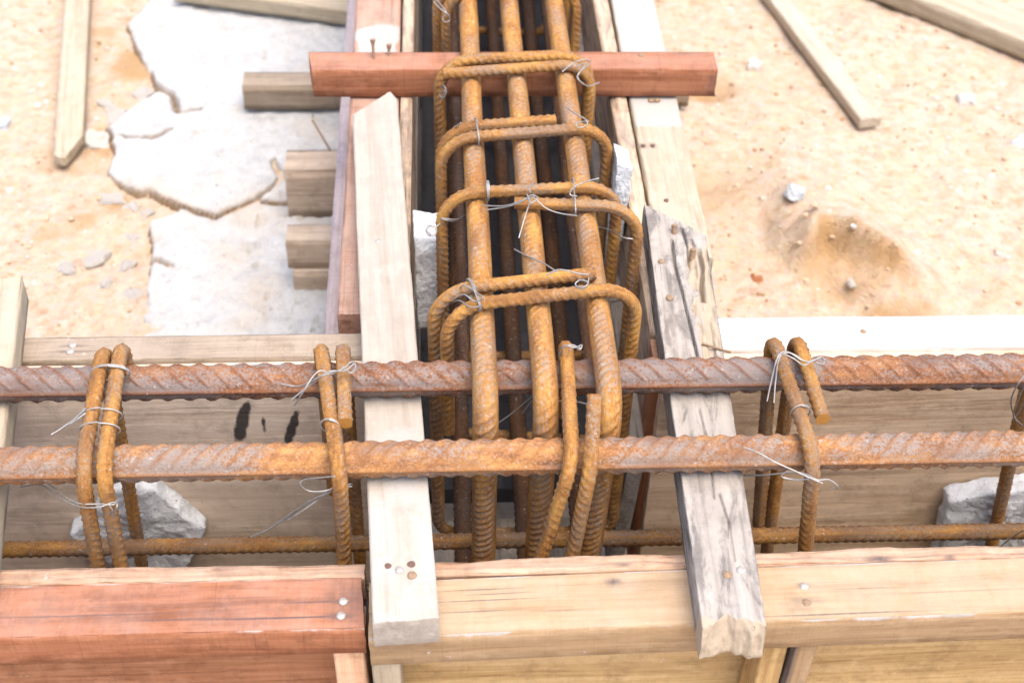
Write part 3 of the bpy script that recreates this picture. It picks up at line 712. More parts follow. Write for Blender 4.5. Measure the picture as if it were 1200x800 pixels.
board('sheathing', (0.0950, -0.026, -0.165), (0.1035, 1.25, -0.165), 0.150, 0.0120, M['old_grey'], t, zd=(1, 0, -0.06), seed=63, dx=0.005, edge_y=0.0015)

# ------------------------------------------------------------------ battens and cross board
def e_b1(y, z):
    return np.where(y < 0.0135, (0.0135 - y) * 1.02, (y - 0.0135) * 2.4)
M1, L = span((-0.1065, 0.2915, 0.0122), (-0.0743, -0.2615, 0.0122))
me = board_mesh('batten', L, 0.0395, 0.0238, seed=71, dx=0.003, ny=24, e0=e_b1, bow=0.0004,
                colf=lambda x, y, z, top: np.stack([0 * x, (0.8 * np.clip((x - 0.08) / 0.05, 0, 1) * (0.55 + 0.6 * fbm(x * 30, y * 60, 0, 19, 4)) if top else 0 * x), 0 * x], 1))
b1 = tag(link('timber_batten', me, M['white_wood'], None, M1), 'whitish timber batten with obliquely cut end, laid over the trench under the ribbed bars', 'timber')
nail(b1, -0.0787, -0.2248, 0.0243, False, 0.9); nail(b1, -0.0711, -0.2290, 0.0243, True); nail(b1, -0.0986, 0.0875, 0.0243, False, 0.8)
nail_hole(b1, -0.0856, -0.2214, 0.0243, 0.0022); nail_hole(b1, -0.0716, -0.2206, 0.0243, 0.0026)

W2 = 0.0425
def e0_b2(y, z):
    return (y + W2 / 2) / W2 * 0.040 + 0.003 * fbm(y * 300, z * 60, 1, 5, 3)
def e1_b2(y, z):
    u = y / (W2 / 2)
    low = np.interp(u, [-1, -0.75, -0.3, 0.05, 0.25, 0.6, 1], [0.0, 0.0015, 0.005, 0.0065, 0.004, 0.0015, 0.003]) + 0.0018 * fbm(y * 260, z * 120, 3, 6, 3)
    top = np.interp(u, [-1, -0.7, -0.45, -0.15, 0.1, 0.4, 0.75, 1], [0.003, 0.005, 0.009, 0.012, 0.008, 0.010, 0.006, 0.002]) + 0.0014 * fbm(y * 300, 0 * y, 7, 8, 3)
    f = z / 0.0245 + 0.5
    return low + top * f ** 1.5 + 0.0022 * fbm(y * 160, z * 160, 5, 9, 3) * f
def groove(x, y, pts, w, d):
    xs = np.array([p[0] for p in pts]); ys = np.array([p[1] for p in pts])
    c = np.interp(x, xs, ys); on = (x > xs[0]) & (x < xs[-1])
    return -d * np.exp(-((y - c) / w) ** 2) * on
def split_mask(x, y):
    e = 0.004 + 0.006 * fbm(x * 60, 0 * y, 2, 61, 3)
    return np.clip((y - e) / 0.0012, 0, 1) * np.clip((x + 0.150 + 0.02 * fbm(y * 200, 0 * x, 1, 62, 2)) / 0.004, 0, 1) * np.clip((-0.022 - x + 0.012 * fbm(y * 300, 0 * x, 4, 63, 2)) / 0.004, 0, 1)
def top_b2(x, y):
    s = split_mask(x, y)
    h = -s * (0.0026 + 0.0022 * fbm(x * 24, y * 420, 0, 64, 3) + 0.0016 * fbm(x * 120, y * 500, 0, 66, 2))
    h = h + groove(x, y, [(-0.160, -0.004), (-0.130, -0.0045), (-0.10, -0.002), (-0.06, 0.0005), (-0.02, 0.003)], 0.0007, 0.006)
    h = h + groove(x, y, [(-0.175, 0.004), (-0.150, 0.007), (-0.128, 0.0055)], 0.0008, 0.006)
    h = h + groove(x, y, [(-0.150, 0.015), (-0.128, 0.0155), (-0.108, 0.0125), (-0.09, 0.0125)], 0.0012, 0.009)
    h = h + groove(x, y, [(0.02, -0.002), (0.06, 0.001), (0.10, -0.001)], 0.0005, 0.003)
    h = h + groove(x, y, [(0.095, 0.003), (0.12, 0.0065), (0.15, 0.0065)], 0.0005, 0.003)
    return h
def col_b2(x, y, z, top):
    k = np.zeros((len(x), 3))
    if top:
        s = split_mask(x, y)
        k[:, 1] = s * (0.75 + 0.5 * fbm(x * 30, y * 200, 0, 67, 3))
        g = -(top_b2(x, y) + s * 0.003)
        k[:, 0] = np.clip(g / 0.005, 0, 1) * 0.7 * (1 - 0.5 * s)
        k[:, 1] = np.maximum(k[:, 1], 0.9 * np.clip((x - 0.1905 + 0.006 * fbm(y * 200, x * 60, 0, 5, 3)) / 0.006, 0, 1))
        k[:, 2] = 0.6 * np.exp(-(((x - 0.128) / 0.003) ** 2 + ((y + 0.0015) / 0.005) ** 2)) * (fbm(x * 500, y * 500, 0, 3, 2) > 0.1)
    else:
        k[:, 1] = 0.35 + 0.9 * np.clip((x - 0.184) / 0.008, 0, 1)
    return k
M2, L2 = span((0.1325, 0.1300, 0.0125), (0.1168, -0.2790, 0.0125))
me = board_mesh('batten', L2, W2, 0.0245, seed=81, topgrid=(330, 58), e0=e0_b2, e1=e1_b2, topf=top_b2, colf=col_b2, chip=0.0011, bow=0.0004, nz=14, taper=0.17)
b2 = tag(link('timber_batten', me, M['weathered'], None, M2), 'weathered grey batten with split upper end and jagged broken end, laid over the trench', 'timber')
nail(b2, 0.1187, -0.2345, 0.0249, True); nail(b2, 0.1276, -0.2313, 0.0249)
nail(b2, 0.1149, 0.0590, 0.0249, True, 0.85); nail(b2, 0.1160, 0.0176, 0.0249, True)
spike('nail', b2, (0.1290, 0.090, 0.018), (0.1290, 0.0955, 0.030), 0.0022, M['nail_rust'])
spike('nail', b2, (0.1395, 0.065, 0.018), (0.1402, 0.069, 0.0275), 0.0022, M['nail_rust'])
spike('nail', b2, (0.1330, -0.030, 0.0235), (0.1520, -0.040, 0.0240), 0.0009, M['nail_rust'], False)

M0, L = span((-0.3795, 0.0480, 0.0122), (-0.3440, -0.2280, 0.0122))
b0 = tag(link('timber_batten', board_mesh('batten', L, 0.0450, 0.0238, seed=91, dx=0.004, bow=0.0004), M['cream_wood'], None, M0), 'plain cream batten across the trench beside the double-legged stirrup', 'timber')

MR, L = span((-0.1662, 0.3325, 0.0165), (0.1962, 0.3275, 0.0165))
rb = tag(link('cross_board', board_mesh('cross_board', L, 0.0300, 0.0280, seed=101, dx=0.003, ny=16, bow=0.0005, e0=lambda y, z: 0.0025 * (1 - y / 0.015),
     colf=lambda x, y, z, top: np.stack([0.55 * np.exp(-(((x - 0.155) / 0.022) ** 2 + ((y - 0.013) / 0.005) ** 2)) * top + 0.5 * np.exp(-((x - 0.178) / 0.006) ** 2) * (z < 0.01), 0 * x, 0 * x], 1)), M['red_wood'], None, MR),
     'short red board laid across the branch trench under the three lengthwise bars', 'timber')
spike('nail', rb, (-0.1078, 0.3340, 0.026), (-0.1080, 0.3400, 0.046), 0.0013, M['nail_rust'], True)
spike('nail', rb, (-0.0950, 0.3400, 0.026), (-0.0940, 0.3430, 0.039), 0.0013, M['nail_rust'], True)
nail(rb, 0.1305, 0.3370, 0.0309, True)

# joists under the branch formwork
def joist(p0, p1, W, T, seed, label, mat=None):
    Mx, L = span(p0, p1)
    return tag(link('timber_joist', board_mesh('joist', L, W, T, seed=seed, dx=0.006, ny=8, chip=0.0014), mat or M['joist'], None, Mx), label, 'joist', 'joists under the branch trench')
joist((-0.290, 0.7460, -0.2715), (0.261, 0.7460, -0.2715), 0.032, 0.034, 111, 'long pale joist reaching far out from under the red-railed formwork, near the red cross board', M['tan_wood'])
j = joist((-0.2225, 0.5440, -0.2630), (0.150, 0.5440, -0.2630), 0.040, 0.0660, 112, 'thick grey joist end with a bent nail beside the crack in the screed')
spike('nail', j, (-0.172, 0.560, -0.232), (-0.192, 0.575, -0.198), 0.0012, M['nail_rust'], False)
joist((-0.2125, 0.4160, -0.2490), (0.150, 0.4160, -0.2490), 0.030, 0.0360, 113, 'grey joist end lying on a thinner batten beside the whitish screed')
joist((-0.2080, 0.4130, -0.2835), (0.150, 0.4130, -0.2835), 0.034, 0.0300, 114, 'thin grey batten on the screed beneath a grey joist end')

# ------------------------------------------------------------------ reinforcing bars
def bar(name, pts, r, mat, label, cat='rebar', group=None, **kw):
    me = tube_mesh(name, pts, r, **kw)
    return tag(link(name, me, M[mat]), label, cat, group)
RZ = 0.0373
bar('ribbed_bar', [(-0.80, -0.0722, RZ), (0.80, -0.0785, RZ)], 0.0110, 'bar_top', 'thick violet-brown ribbed bar across the trench, next to the rails of the far panels', step=0.0009, na=64, space=0.0145, incl=1.15, rib=0.0020, lon=0.0014, pw=0.09, lw=0.13, th0=math.pi / 2 - 0.10, seed=1)
bar('ribbed_bar', [(-0.80, -0.1450, RZ), (0.80, -0.1492, RZ)], 0.0110, 'bar_mottled', 'thick ribbed bar mottled orange and grey, passing in front of the bent-down bars', step=0.0009, na=64, space=0.0118, incl=-1.0, rib=0.0018, lon=0.0014, pw=0.10, lw=0.13, th0=math.pi / 2 - 0.10, seed=2)
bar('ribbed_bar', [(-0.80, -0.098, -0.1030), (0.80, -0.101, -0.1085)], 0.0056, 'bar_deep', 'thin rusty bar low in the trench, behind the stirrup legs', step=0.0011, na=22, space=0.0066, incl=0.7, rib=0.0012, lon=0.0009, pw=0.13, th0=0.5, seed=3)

def zbar(y): return 0.0590 - 0.047 * (y + 0.0745)
for k, (x0, x1, xl, lab) in enumerate(((-0.0250, -0.0238, -0.0245, 'orange bar bending down into the trench, lying nearest the whitish batten'),
                                       (0.0168, 0.0150, 0.0125, 'orange bar bending down into the trench, middle one of three parallel bars'),
                                       (0.0575, 0.0570, 0.0470, 'orange bar bending down into the trench, lying nearest the weathered grey batten'))):
    pts = fillet([(x0, 1.20, zbar(1.20)), (x1 + 0.001, 0.30, zbar(0.30)), (x1, -0.0745, 0.0592), (x1, -0.1248, 0.0588), (xl, -0.1235, -0.205)], [0, 0.3, 0.026])
    bar('bent_bar', pts, 0.0072, 'bar_orange', lab, group='lengthwise bars of the branch cage', step=0.0008, na=32, space=0.0062, incl=0.45 + 0.12 * k, rib=0.0013, lon=0.0013, pw=0.15, th0=math.pi / 2, seed=10 + k, wobble=0.0008)
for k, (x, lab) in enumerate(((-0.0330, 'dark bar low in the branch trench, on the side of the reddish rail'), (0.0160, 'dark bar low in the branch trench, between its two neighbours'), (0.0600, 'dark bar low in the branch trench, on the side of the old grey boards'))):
    bar('ribbed_bar', [(x, 1.20, -0.172), (x - 0.004, -0.115, -0.172)], 0.0070, 'bar_shaded', lab, group='bottom bars of the branch cage', step=0.0014, na=20, space=0.0065, incl=0.4, rib=0.0008, lon=0.0008, th0=0.3, seed=20 + k)
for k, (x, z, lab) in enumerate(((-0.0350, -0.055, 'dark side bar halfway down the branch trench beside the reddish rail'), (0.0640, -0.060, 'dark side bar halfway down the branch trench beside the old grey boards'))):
    bar('ribbed_bar', [(x, 1.20, z), (x, 0.005, z)], 0.0050, 'bar_shaded', lab, group='side bars of the branch cage', step=0.0014, na=20, space=0.0062, incl=0.4, rib=0.0007, lon=0.0007, th0=0.3, seed=25 + k)

SR = 0.0044
ST = dict(step=0.0008, na=22, space=0.0062, incl=0.75, rib=0.0009, lon=0.0011, pw=0.13, lw=0.16)
OWN = {}
def stirrup(key, pts, rad, label, group, seed, r=SR, mat='stirrup', **kw):
    d = dict(ST); d.update(kw)
    OWN[key] = bar('stirrup', fillet(pts, rad), r, mat, label, 'stirrup', group, seed=seed, th0=0.6 + seed, **d)
    return OWN[key]

GB = 'stirrups of the branch cage'
def dloop(key, A, B, lap_left, xl, xr, label, seed, xe, drop=-0.19):
    """closed loop whose two ends lap over the three top bars. A, B: (y at left, y at right) of the two lapping runs"""
    z = lambda y: zbar(y) + 0.0136
    if lap_left:      # both runs turn down on the left; A ends free at xe, B goes on to the right leg
        pts = [(xe, A[1], z(A[1])), (xl[0], A[0], z(A[0])), (xl[0], A[0], drop), (xr, B[1] - 0.004, drop), (xr, B[1], z(B[1])), (xl[1], B[0], z(B[0])), (xl[1], B[0] - 0.002, -0.05)]
    else:             # both runs turn down on the right; B ends free at xe
        pts = [(xe, B[0], z(B[0])), (xr[0], B[1], z(B[1])), (xr[0], B[1], drop), (xl, A[0] - 0.004, drop), (xl, A[0], z(A[0])), (xr[1], A[1], z(A[1])), (xr[1], A[1] + 0.002, -0.04)]
    return stirrup(key, pts, [0.028, 0.018, 0.018, 0.028, 0.028], label, GB, seed)
dloop('D4', (-0.0235, -0.0060), (-0.0405, -0.0205), True, (-0.0560, -0.0475), 0.0845, 'double-lapped stirrup round the branch bars, closest to the thick ribbed bars', 31, 0.056)
dloop('D3', (0.0925, 0.1010), (0.0800, 0.0730), False, -0.0500, (0.0965, 0.0840), 'stirrup with a big splayed wire knot over the middle branch bar', 32, 0.004)
dloop('D2', (0.1830, 0.1945), (0.1675, 0.1845), True, (-0.0500, -0.0500), 0.0850, 'stirrup with a cut rod end resting between the middle and right branch bars', 33, 0.0425)
dloop('D1', (0.2900, 0.3000), (0.2690, 0.2850), False, -0.0500, (0.0800, 0.0800), 'stirrup lying along the front edge of the red cross board', 34, -0.0470)
dloop('D0', (0.4370, 0.4430), (0.4200, 0.4290), True, (-0.0510, -0.0430), 0.0800, 'stirrup just behind the red cross board, two rods curling down over the trench', 35, 0.035)
for k, (y, lab) in enumerate(((0.53, 'second stirrup behind the red cross board'), (0.63, 'third stirrup behind the red cross board'), (0.74, 'fourth stirrup behind the red cross board'), (0.86, 'fifth stirrup behind the red cross board'))):
    dloop('E%d' % k, (y + 0.015, y + 0.02), (y, y + 0.004), True, (-0.0510, -0.0430), 0.0800, lab, 36 + k, 0.035)

TZ = 0.0373 + 0.0128 + 0.0055
GN = 'stirrups of the cross trench'
FY, NY, DB = -0.0548, -0.1680, -0.195
NR = dict(r=0.0046, space=0.0066)
stirrup('S1', [(-0.2890, -0.1690, DB), (-0.2715, NY, TZ), (-0.2760, FY, TZ), (-0.2885, FY, DB), (-0.2700, -0.1690, DB), (-0.2590, NY, TZ), (-0.2645, FY, TZ), (-0.2646, FY, 0.030)],
        [0.0187, 0.0187, 0.014, 0.014, 0.0187, 0.0187], 'stirrup with two legs side by side in front of the pale mortar lump', GN, 51, **NR)
stirrup('S2', [(-0.1130, -0.1330, TZ + 0.001), (-0.1180, FY, TZ), (-0.1180, FY, DB), (-0.1290, FY - 0.05, DB), (-0.1205, NY - 0.001, DB), (-0.1155, NY, TZ), (-0.1330, FY, TZ), (-0.1330, FY, -0.10)],
        [0.0187, 0.014, 0, 0.014, 0.0187, 0.0187], 'stirrup with short cut tail tied close beside the whitish batten', GN, 52, **NR)
stirrup('S3', [(0.1920, -0.1370, TZ + 0.001), (0.1905, FY, TZ), (0.2060, FY, DB), (0.2100, FY - 0.05, DB), (0.2060, NY - 0.002, DB), (0.1800, NY, TZ), (0.1740, FY, TZ), (0.1940, FY, -0.15)],
        [0.0187, 0.014, 0, 0.014, 0.0187, 0.0187], 'stirrup with short cut tail and hanging wire strands, right of the weathered batten', GN, 53, **NR)
stirrup('S4', [(0.4050, -0.15, TZ), (0.3600, FY, TZ), (0.3890, FY, DB), (0.4300, NY, DB), (0.4250, NY, TZ), (0.380, FY, TZ), (0.389, FY, 0.0)],
        [0.0187, 0.014, 0.014, 0.0187, 0.0187], 'slanting stirrup in front of the mortar block at the brown panel', GN, 54, **NR)
stirrup('S5', [(0.0440, -0.1330, 0.0780), (0.0400, -0.1700, 0.0520), (0.0330, -0.1720, -0.0300), (0.0180, -0.1690, DB), (-0.010, -0.11, DB), (-0.0110, -0.169, DB), (0.0110, -0.1700, -0.0450), (0.0285, NY, TZ), (0.0325, FY, TZ), (0.0330, FY, -0.02)],
        [0.03, 0.03, 0.014, 0.0, 0.014, 0.03, 0.0187, 0.0187], 'stirrup with two slanting open legs between the bent-down bars', GN, 55, **NR)

# tie wires: rings round the rods and loose twisted tails, parts of the stirrup they tie
def wire(owner, pts, r=0.00054, smooth=True):
    P = catmull(pts, 8) if smooth else pts
    me = tube_mesh('tie_wire', P, r, step=0.0012, na=8, rib=0, lon=0, rough=0.00006, seed=len(bpy.data.meshes) % 97)
    return link('tie_wire', me, M['wire'], OWN[owner])
def ring(owner, c, ax, rx, ry, turns=1.0, up=(0, 0, 1)):
    F = frame(c, Vector(ax).orthogonal() if False else up, ax)
    n = int(14 * turns)
    pts = [F @ Vector((rx * math.cos(2 * math.pi * k / 14), ry * math.sin(2 * math.pi * k / 14), 0.0009 * k / 14)) for k in range(n + 1)]
    wire(owner, pts)
WIRES = [
    ('S1', [(-0.2760, -0.1212, 0.0620), (-0.2802, -0.1319, 0.0640), (-0.2872, -0.1431, 0.0660), (-0.2916, -0.1473, 0.0660)]),
    ('S1', [(-0.2753, -0.1256, 0.0620), (-0.2821, -0.1310, 0.0600), (-0.2858, -0.1338, 0.0600)]),
    ('S1', [(-0.2709, -0.0986, 0.0450), (-0.2768, -0.0972, 0.0500)]),
    ('S1', [(-0.3263, -0.1253, 0.0000), (-0.3152, -0.1321, 0.0100), (-0.2992, -0.1492, 0.0200), (-0.2860, -0.1638, 0.0250), (-0.2747, -0.1725, 0.0300), (-0.2637, -0.1728, 0.0300), (-0.2557, -0.1737, 0.0300), (-0.2546, -0.1703, 0.0300)]),
    ('S1', [(-0.3273, -0.1312, 0.0000), (-0.3106, -0.1388, 0.0100), (-0.2932, -0.1586, 0.0200), (-0.2782, -0.1711, 0.0260), (-0.2648, -0.1755, 0.0300), (-0.2555, -0.1716, 0.0300), (-0.2533, -0.1758, 0.0300), (-0.2583, -0.1741, 0.0200)]),
    ('S1', [(-0.2582, -0.1743, 0.0300), (-0.2567, -0.1751, 0.0260), (-0.2607, -0.1727, 0.0200)]),
    ('S2', [(-0.1555, -0.0966, 0.0560), (-0.1430, -0.1005, 0.0580), (-0.1278, -0.1036, 0.0700), (-0.1160, -0.0984, 0.0700), (-0.1097, -0.0914, 0.0700), (-0.1068, -0.0962, 0.0700), (-0.1099, -0.1016, 0.0700), (-0.1150, -0.0960, 0.0700)]),
    ('S2', [(-0.1486, -0.1068, 0.0520), (-0.1372, -0.1026, 0.0600), (-0.1244, -0.1026, 0.0720), (-0.1138, -0.0992, 0.0700), (-0.1080, -0.0930, 0.0700)]),
    ('S2', [(-0.1469, -0.1103, 0.0500), (-0.1397, -0.1112, 0.0640), (-0.1342, -0.1050, 0.0700), (-0.1288, -0.1009, 0.0720), (-0.1224, -0.1021, 0.0700), (-0.1134, -0.0961, 0.0700), (-0.1108, -0.0914, 0.0700)]),
    ('S2', [(-0.1173, -0.1805, 0.0600), (-0.1287, -0.1728, 0.0500), (-0.1383, -0.1652, 0.0400), (-0.1407, -0.1659, 0.0360), (-0.1358, -0.1657, 0.0300), (-0.1262, -0.1660, 0.0300), (-0.1168, -0.1620, 0.0300), (-0.1097, -0.1573, 0.0260), (-0.1133, -0.1570, 0.0200)]),
    ('S2', [(-0.1096, -0.1594, 0.0260), (-0.1190, -0.1612, 0.0300), (-0.1244, -0.1647, 0.0260), (-0.1389, -0.1577, 0.0100), (-0.1518, -0.1520, -0.0100), (-0.1648, -0.1535, -0.0200), (-0.1792, -0.1529, -0.0300)]),
    ('S2', [(-0.1245, -0.1633, 0.0260), (-0.1350, -0.1615, 0.0160), (-0.1511, -0.1556, -0.0040), (-0.1659, -0.1542, -0.0200), (-0.1782, -0.1522, -0.0300)]),
    ('S2', [(-0.1313, -0.1650, 0.0200), (-0.1427, -0.1661, 0.0100), (-0.1513, -0.1639, 0.0000)]),
    ('S3', [(0.1608, -0.1138, 0.0500), (0.1638, -0.1049, 0.0600), (0.1666, -0.0981, 0.0720), (0.1719, -0.0922, 0.0740), (0.1798, -0.0935, 0.0720), (0.1861, -0.0980, 0.0700), (0.1933, -0.0958, 0.0700), (0.1999, -0.0931, 0.0680), (0.1983, -0.0966, 0.0660), (0.1936, -0.0962, 0.0680)]),
    ('S3', [(0.1651, -0.1154, 0.0500), (0.1666, -0.1049, 0.0600), (0.1686, -0.0965, 0.0720), (0.1751, -0.0931, 0.0740), (0.1824, -0.0976, 0.0720), (0.1894, -0.0981, 0.0700), (0.1972, -0.0935, 0.0700), (0.1991, -0.0975, 0.0700)]),
    ('S3', [(0.1664, -0.0976, 0.0700), (0.1703, -0.0946, 0.0740), (0.1774, -0.0988, 0.0740), (0.1843, -0.1012, 0.0700), (0.1909, -0.0966, 0.0700)]),
    ('S3', [(0.1434, -0.1514, 0.0200), (0.1561, -0.1598, 0.0300), (0.1681, -0.1712, 0.0450), (0.1746, -0.1779, 0.0500), (0.1802, -0.1823, 0.0500), (0.1876, -0.1824, 0.0500), (0.1940, -0.1830, 0.0440), (0.1914, -0.1809, 0.0400)]),
    ('S3', [(0.1349, -0.1667, 0.0640), (0.1439, -0.1676, 0.0600), (0.1544, -0.1721, 0.0560), (0.1645, -0.1769, 0.0540), (0.1755, -0.1825, 0.0520), (0.1828, -0.1851, 0.0500)]),
    ('S3', [(0.1623, -0.1748, 0.0500), (0.1599, -0.1745, 0.0450), (0.1680, -0.1776, 0.0450), (0.1750, -0.1814, 0.0500)]),
    ('S4', [(0.3358, -0.1008, 0.0600), (0.3307, -0.1035, 0.0500), (0.3337, -0.0983, 0.0300), (0.3484, -0.0843, 0.0000), (0.3626, -0.0740, -0.0200)]),
    ('S4', [(0.3333, -0.1088, 0.0600), (0.3363, -0.1017, 0.0400), (0.3432, -0.0905, 0.0100), (0.3543, -0.0799, -0.0100)]),
    ('S4', [(0.3446, -0.0953, 0.0300), (0.3490, -0.0874, 0.0100), (0.3518, -0.0782, -0.0100)]),
    ('S4', [(0.3621, -0.1025, -0.1300), (0.3652, -0.1072, -0.1100), (0.3710, -0.1124, -0.0900)]),
    ('S5', [(0.0279, -0.0771, 0.0500), (0.0265, -0.0743, 0.0600), (0.0296, -0.0792, 0.0700), (0.0363, -0.0810, 0.0700), (0.0412, -0.0765, 0.0680), (0.0394, -0.0793, 0.0660), (0.0356, -0.0764, 0.0680), (0.0329, -0.0821, 0.0680)]),
    ('S5', [(0.0283, -0.0757, 0.0550), (0.0286, -0.0795, 0.0680), (0.0342, -0.0785, 0.0700), (0.0398, -0.0798, 0.0680)]),
    ('S5', [(-0.0138, -0.0821, 0.0000), (-0.0040, -0.0822, 0.0100), (0.0080, -0.0874, 0.0300), (0.0137, -0.0975, 0.0450)]),
    ('S5', [(0.0030, -0.0823, 0.0100), (0.0089, -0.0906, 0.0300), (0.0136, -0.0991, 0.0450)]),
    ('S5', [(0.0244, -0.1105, 0.0500), (0.0339, -0.1107, 0.0500), (0.0422, -0.1238, 0.0600), (0.0454, -0.1327, 0.0660)]),
    ('D1', [(0.0525, 0.2589, 0.0643), (0.0621, 0.2661, 0.0680), (0.0722, 0.2683, 0.0699), (0.0773, 0.2728, 0.0637), (0.0696, 0.2541, 0.0706), (0.0641, 0.2464, 0.0689), (0.0661, 0.2421, 0.0651), (0.0746, 0.2517, 0.0547), (0.0846, 0.2638, 0.0501)]),
    ('D1', [(0.0641, 0.2570, 0.0704), (0.0722, 0.2660, 0.0680), (0.0663, 0.2486, 0.0708), (0.0633, 0.2443, 0.0670), (0.0699, 0.2493, 0.0588)]),
    ('D1', [(-0.0494, 0.2820, 0.0332), (-0.0465, 0.2711, 0.0438), (-0.0444, 0.2664, 0.0400), (-0.0473, 0.2665, 0.0340), (-0.0502, 0.2735, 0.0336), (-0.0458, 0.2660, 0.0420), (-0.0488, 0.2688, 0.0299)]),
    ('D2', [(-0.0337, 0.1801, 0.0680), (-0.0405, 0.1856, 0.0578), (-0.0467, 0.1859, 0.0478), (-0.0488, 0.1834, 0.0379), (-0.0524, 0.1824, 0.0319), (-0.0490, 0.1808, 0.0280), (-0.0448, 0.1818, 0.0340), (-0.0509, 0.1810, 0.0380)]),
    ('D2', [(0.0517, 0.2021, 0.0670), (0.0568, 0.1834, 0.0739), (0.0641, 0.1744, 0.0743), (0.0652, 0.1700, 0.0725), (0.0581, 0.1651, 0.0727), (0.0570, 0.1695, 0.0745), (0.0674, 0.1781, 0.0701)]),
    ('D3', [(-0.0169, 0.0751, 0.0630), (-0.0046, 0.0699, 0.0692), (0.0062, 0.0642, 0.0775), (0.0147, 0.0654, 0.0834), (0.0195, 0.0621, 0.0836), (0.0142, 0.0557, 0.0839), (0.0123, 0.0665, 0.0834)]),
    ('D3', [(-0.0193, 0.0806, 0.0627), (-0.0034, 0.0693, 0.0712), (0.0086, 0.0646, 0.0795), (0.0184, 0.0642, 0.0835)]),
    ('D3', [(0.0149, 0.0686, 0.0833), (0.0140, 0.0752, 0.0830), (0.0186, 0.0874, 0.0784)]),
    ('D3', [(0.0152, 0.0621, 0.0836), (0.0107, 0.0546, 0.0739), (0.0053, 0.0398, 0.0646)]),
    ('D3', [(0.0170, 0.0621, 0.0836), (0.0256, 0.0574, 0.0778), (0.0356, 0.0563, 0.0739), (0.0488, 0.0610, 0.0676)]),
    ('D3', [(0.0672, 0.0922, 0.0782), (0.0549, 0.0840, 0.0806), (0.0468, 0.0775, 0.0809), (0.0436, 0.0688, 0.0813), (0.0488, 0.0693, 0.0792)]),
    ('D3', [(0.0714, 0.1052, 0.0216), (0.0789, 0.0874, 0.0324), (0.0849, 0.0654, 0.0434), (0.0924, 0.0632, 0.0435)]),
    ('D3', [(-0.0319, 0.1095, 0.0314), (-0.0388, 0.0906, 0.0422), (-0.0484, 0.0865, 0.0464), (-0.0536, 0.0919, 0.0422)]),
    ('D3', [(-0.0333, 0.1050, 0.0316), (-0.0420, 0.0884, 0.0423), (-0.0497, 0.0854, 0.0465)]),
    ('D3', [(-0.0511, 0.0853, 0.0425), (-0.0549, 0.0837, 0.0406), (-0.0594, 0.0859, 0.0405), (-0.0620, 0.0821, 0.0386), (-0.0595, 0.0769, 0.0379), (-0.0550, 0.0776, 0.0388), (-0.0543, 0.0826, 0.0406), (-0.0588, 0.0822, 0.0426), (-0.0613, 0.0768, 0.0429), (-0.0582, 0.0753, 0.0400)]),
    ('D4', [(0.0024, 0.0394, 0.0546), (0.0095, 0.0244, 0.0613), (0.0200, 0.0026, 0.0724), (0.0278, -0.0172, 0.0813)]),
    ('D4', [(-0.0400, -0.0204, 0.0675), (-0.0355, -0.0261, 0.0777), (-0.0287, -0.0327, 0.0780), (-0.0234, -0.0464, 0.0847)]),
    ('D4', [(-0.0425, -0.0287, 0.0678), (-0.0357, -0.0362, 0.0782), (-0.0290, -0.0437, 0.0786), (-0.0223, -0.0483, 0.0848)]),
    ('D4', [(-0.0448, -0.0224, 0.0576), (-0.0390, -0.0307, 0.0679), (-0.0313, -0.0453, 0.0746), (-0.0240, -0.0483, 0.0788)]),
    ('D4', [(0.0487, -0.0301, 0.0859), (0.0469, -0.0375, 0.0863), (0.0423, -0.0378, 0.0843), (0.0392, -0.0340, 0.0841), (0.0427, -0.0319, 0.0860), (0.0477, -0.0347, 0.0861), (0.0449, -0.0363, 0.0822), (0.0393, -0.0343, 0.0821)]),
    ('D4', [(0.0677, -0.0111, 0.0470), (0.0726, -0.0212, 0.0575), (0.0767, -0.0241, 0.0616)]),
    ('D4', [(0.0205, -0.0208, 0.0815), (0.0297, -0.0203, 0.0855), (0.0410, -0.0243, 0.0856), (0.0490, -0.0264, 0.0857)]),
    ('D0', [(-0.0543, 0.3840, 0.0584), (-0.0468, 0.3678, 0.0592), (-0.0408, 0.3656, 0.0553), (-0.0400, 0.3672, 0.0492), (-0.0446, 0.3641, 0.0494), (-0.0461, 0.3662, 0.0533), (-0.0415, 0.3651, 0.0573)]),
    ('D0', [(-0.0512, 0.3873, 0.0583), (-0.0452, 0.3710, 0.0591), (-0.0423, 0.3651, 0.0573)]),
]

for owner, pts in WIRES:
    wire(owner, pts)
ring('S1', (-0.2675, -0.0840, TZ), (0, 1, 0), 0.0066, 0.0125, 2.2)
ring('S1', (-0.2665, -0.1220, TZ), (0, 1, 0), 0.0066, 0.0125, 1.0)
ring('S1', (-0.2660, -0.1345, TZ), (0, 1, 0), 0.0066, 0.0125, 1.0)
ring('S2', (-0.1225, -0.1350, TZ), (0.15, 1, 0), 0.0062, 0.0062, 1.2)
ring('S3', (0.1790, -0.1300, TZ), (-0.05, 1, 0), 0.0062, 0.0062, 1.2)
ring('D2', (-0.0215, 0.1760, zbar(0.176) + 0.0158), (1, 0.1, 0), 0.0075, 0.0150, 1.0)
ring('D3', (-0.0165, 0.0930, zbar(0.093) + 0.0158), (1, 0.1, 0), 0.0074, 0.0074, 2.2)
ring('D3', (0.0480, 0.0850, zbar(0.085) + 0.0158), (1, 0, 0), 0.0075, 0.0200, 1.0)
ring('D4', (-0.0300, -0.0300, zbar(-0.03) + 0.0150), (1, 0.3, 0.4), 0.0075, 0.0150, 2.0)

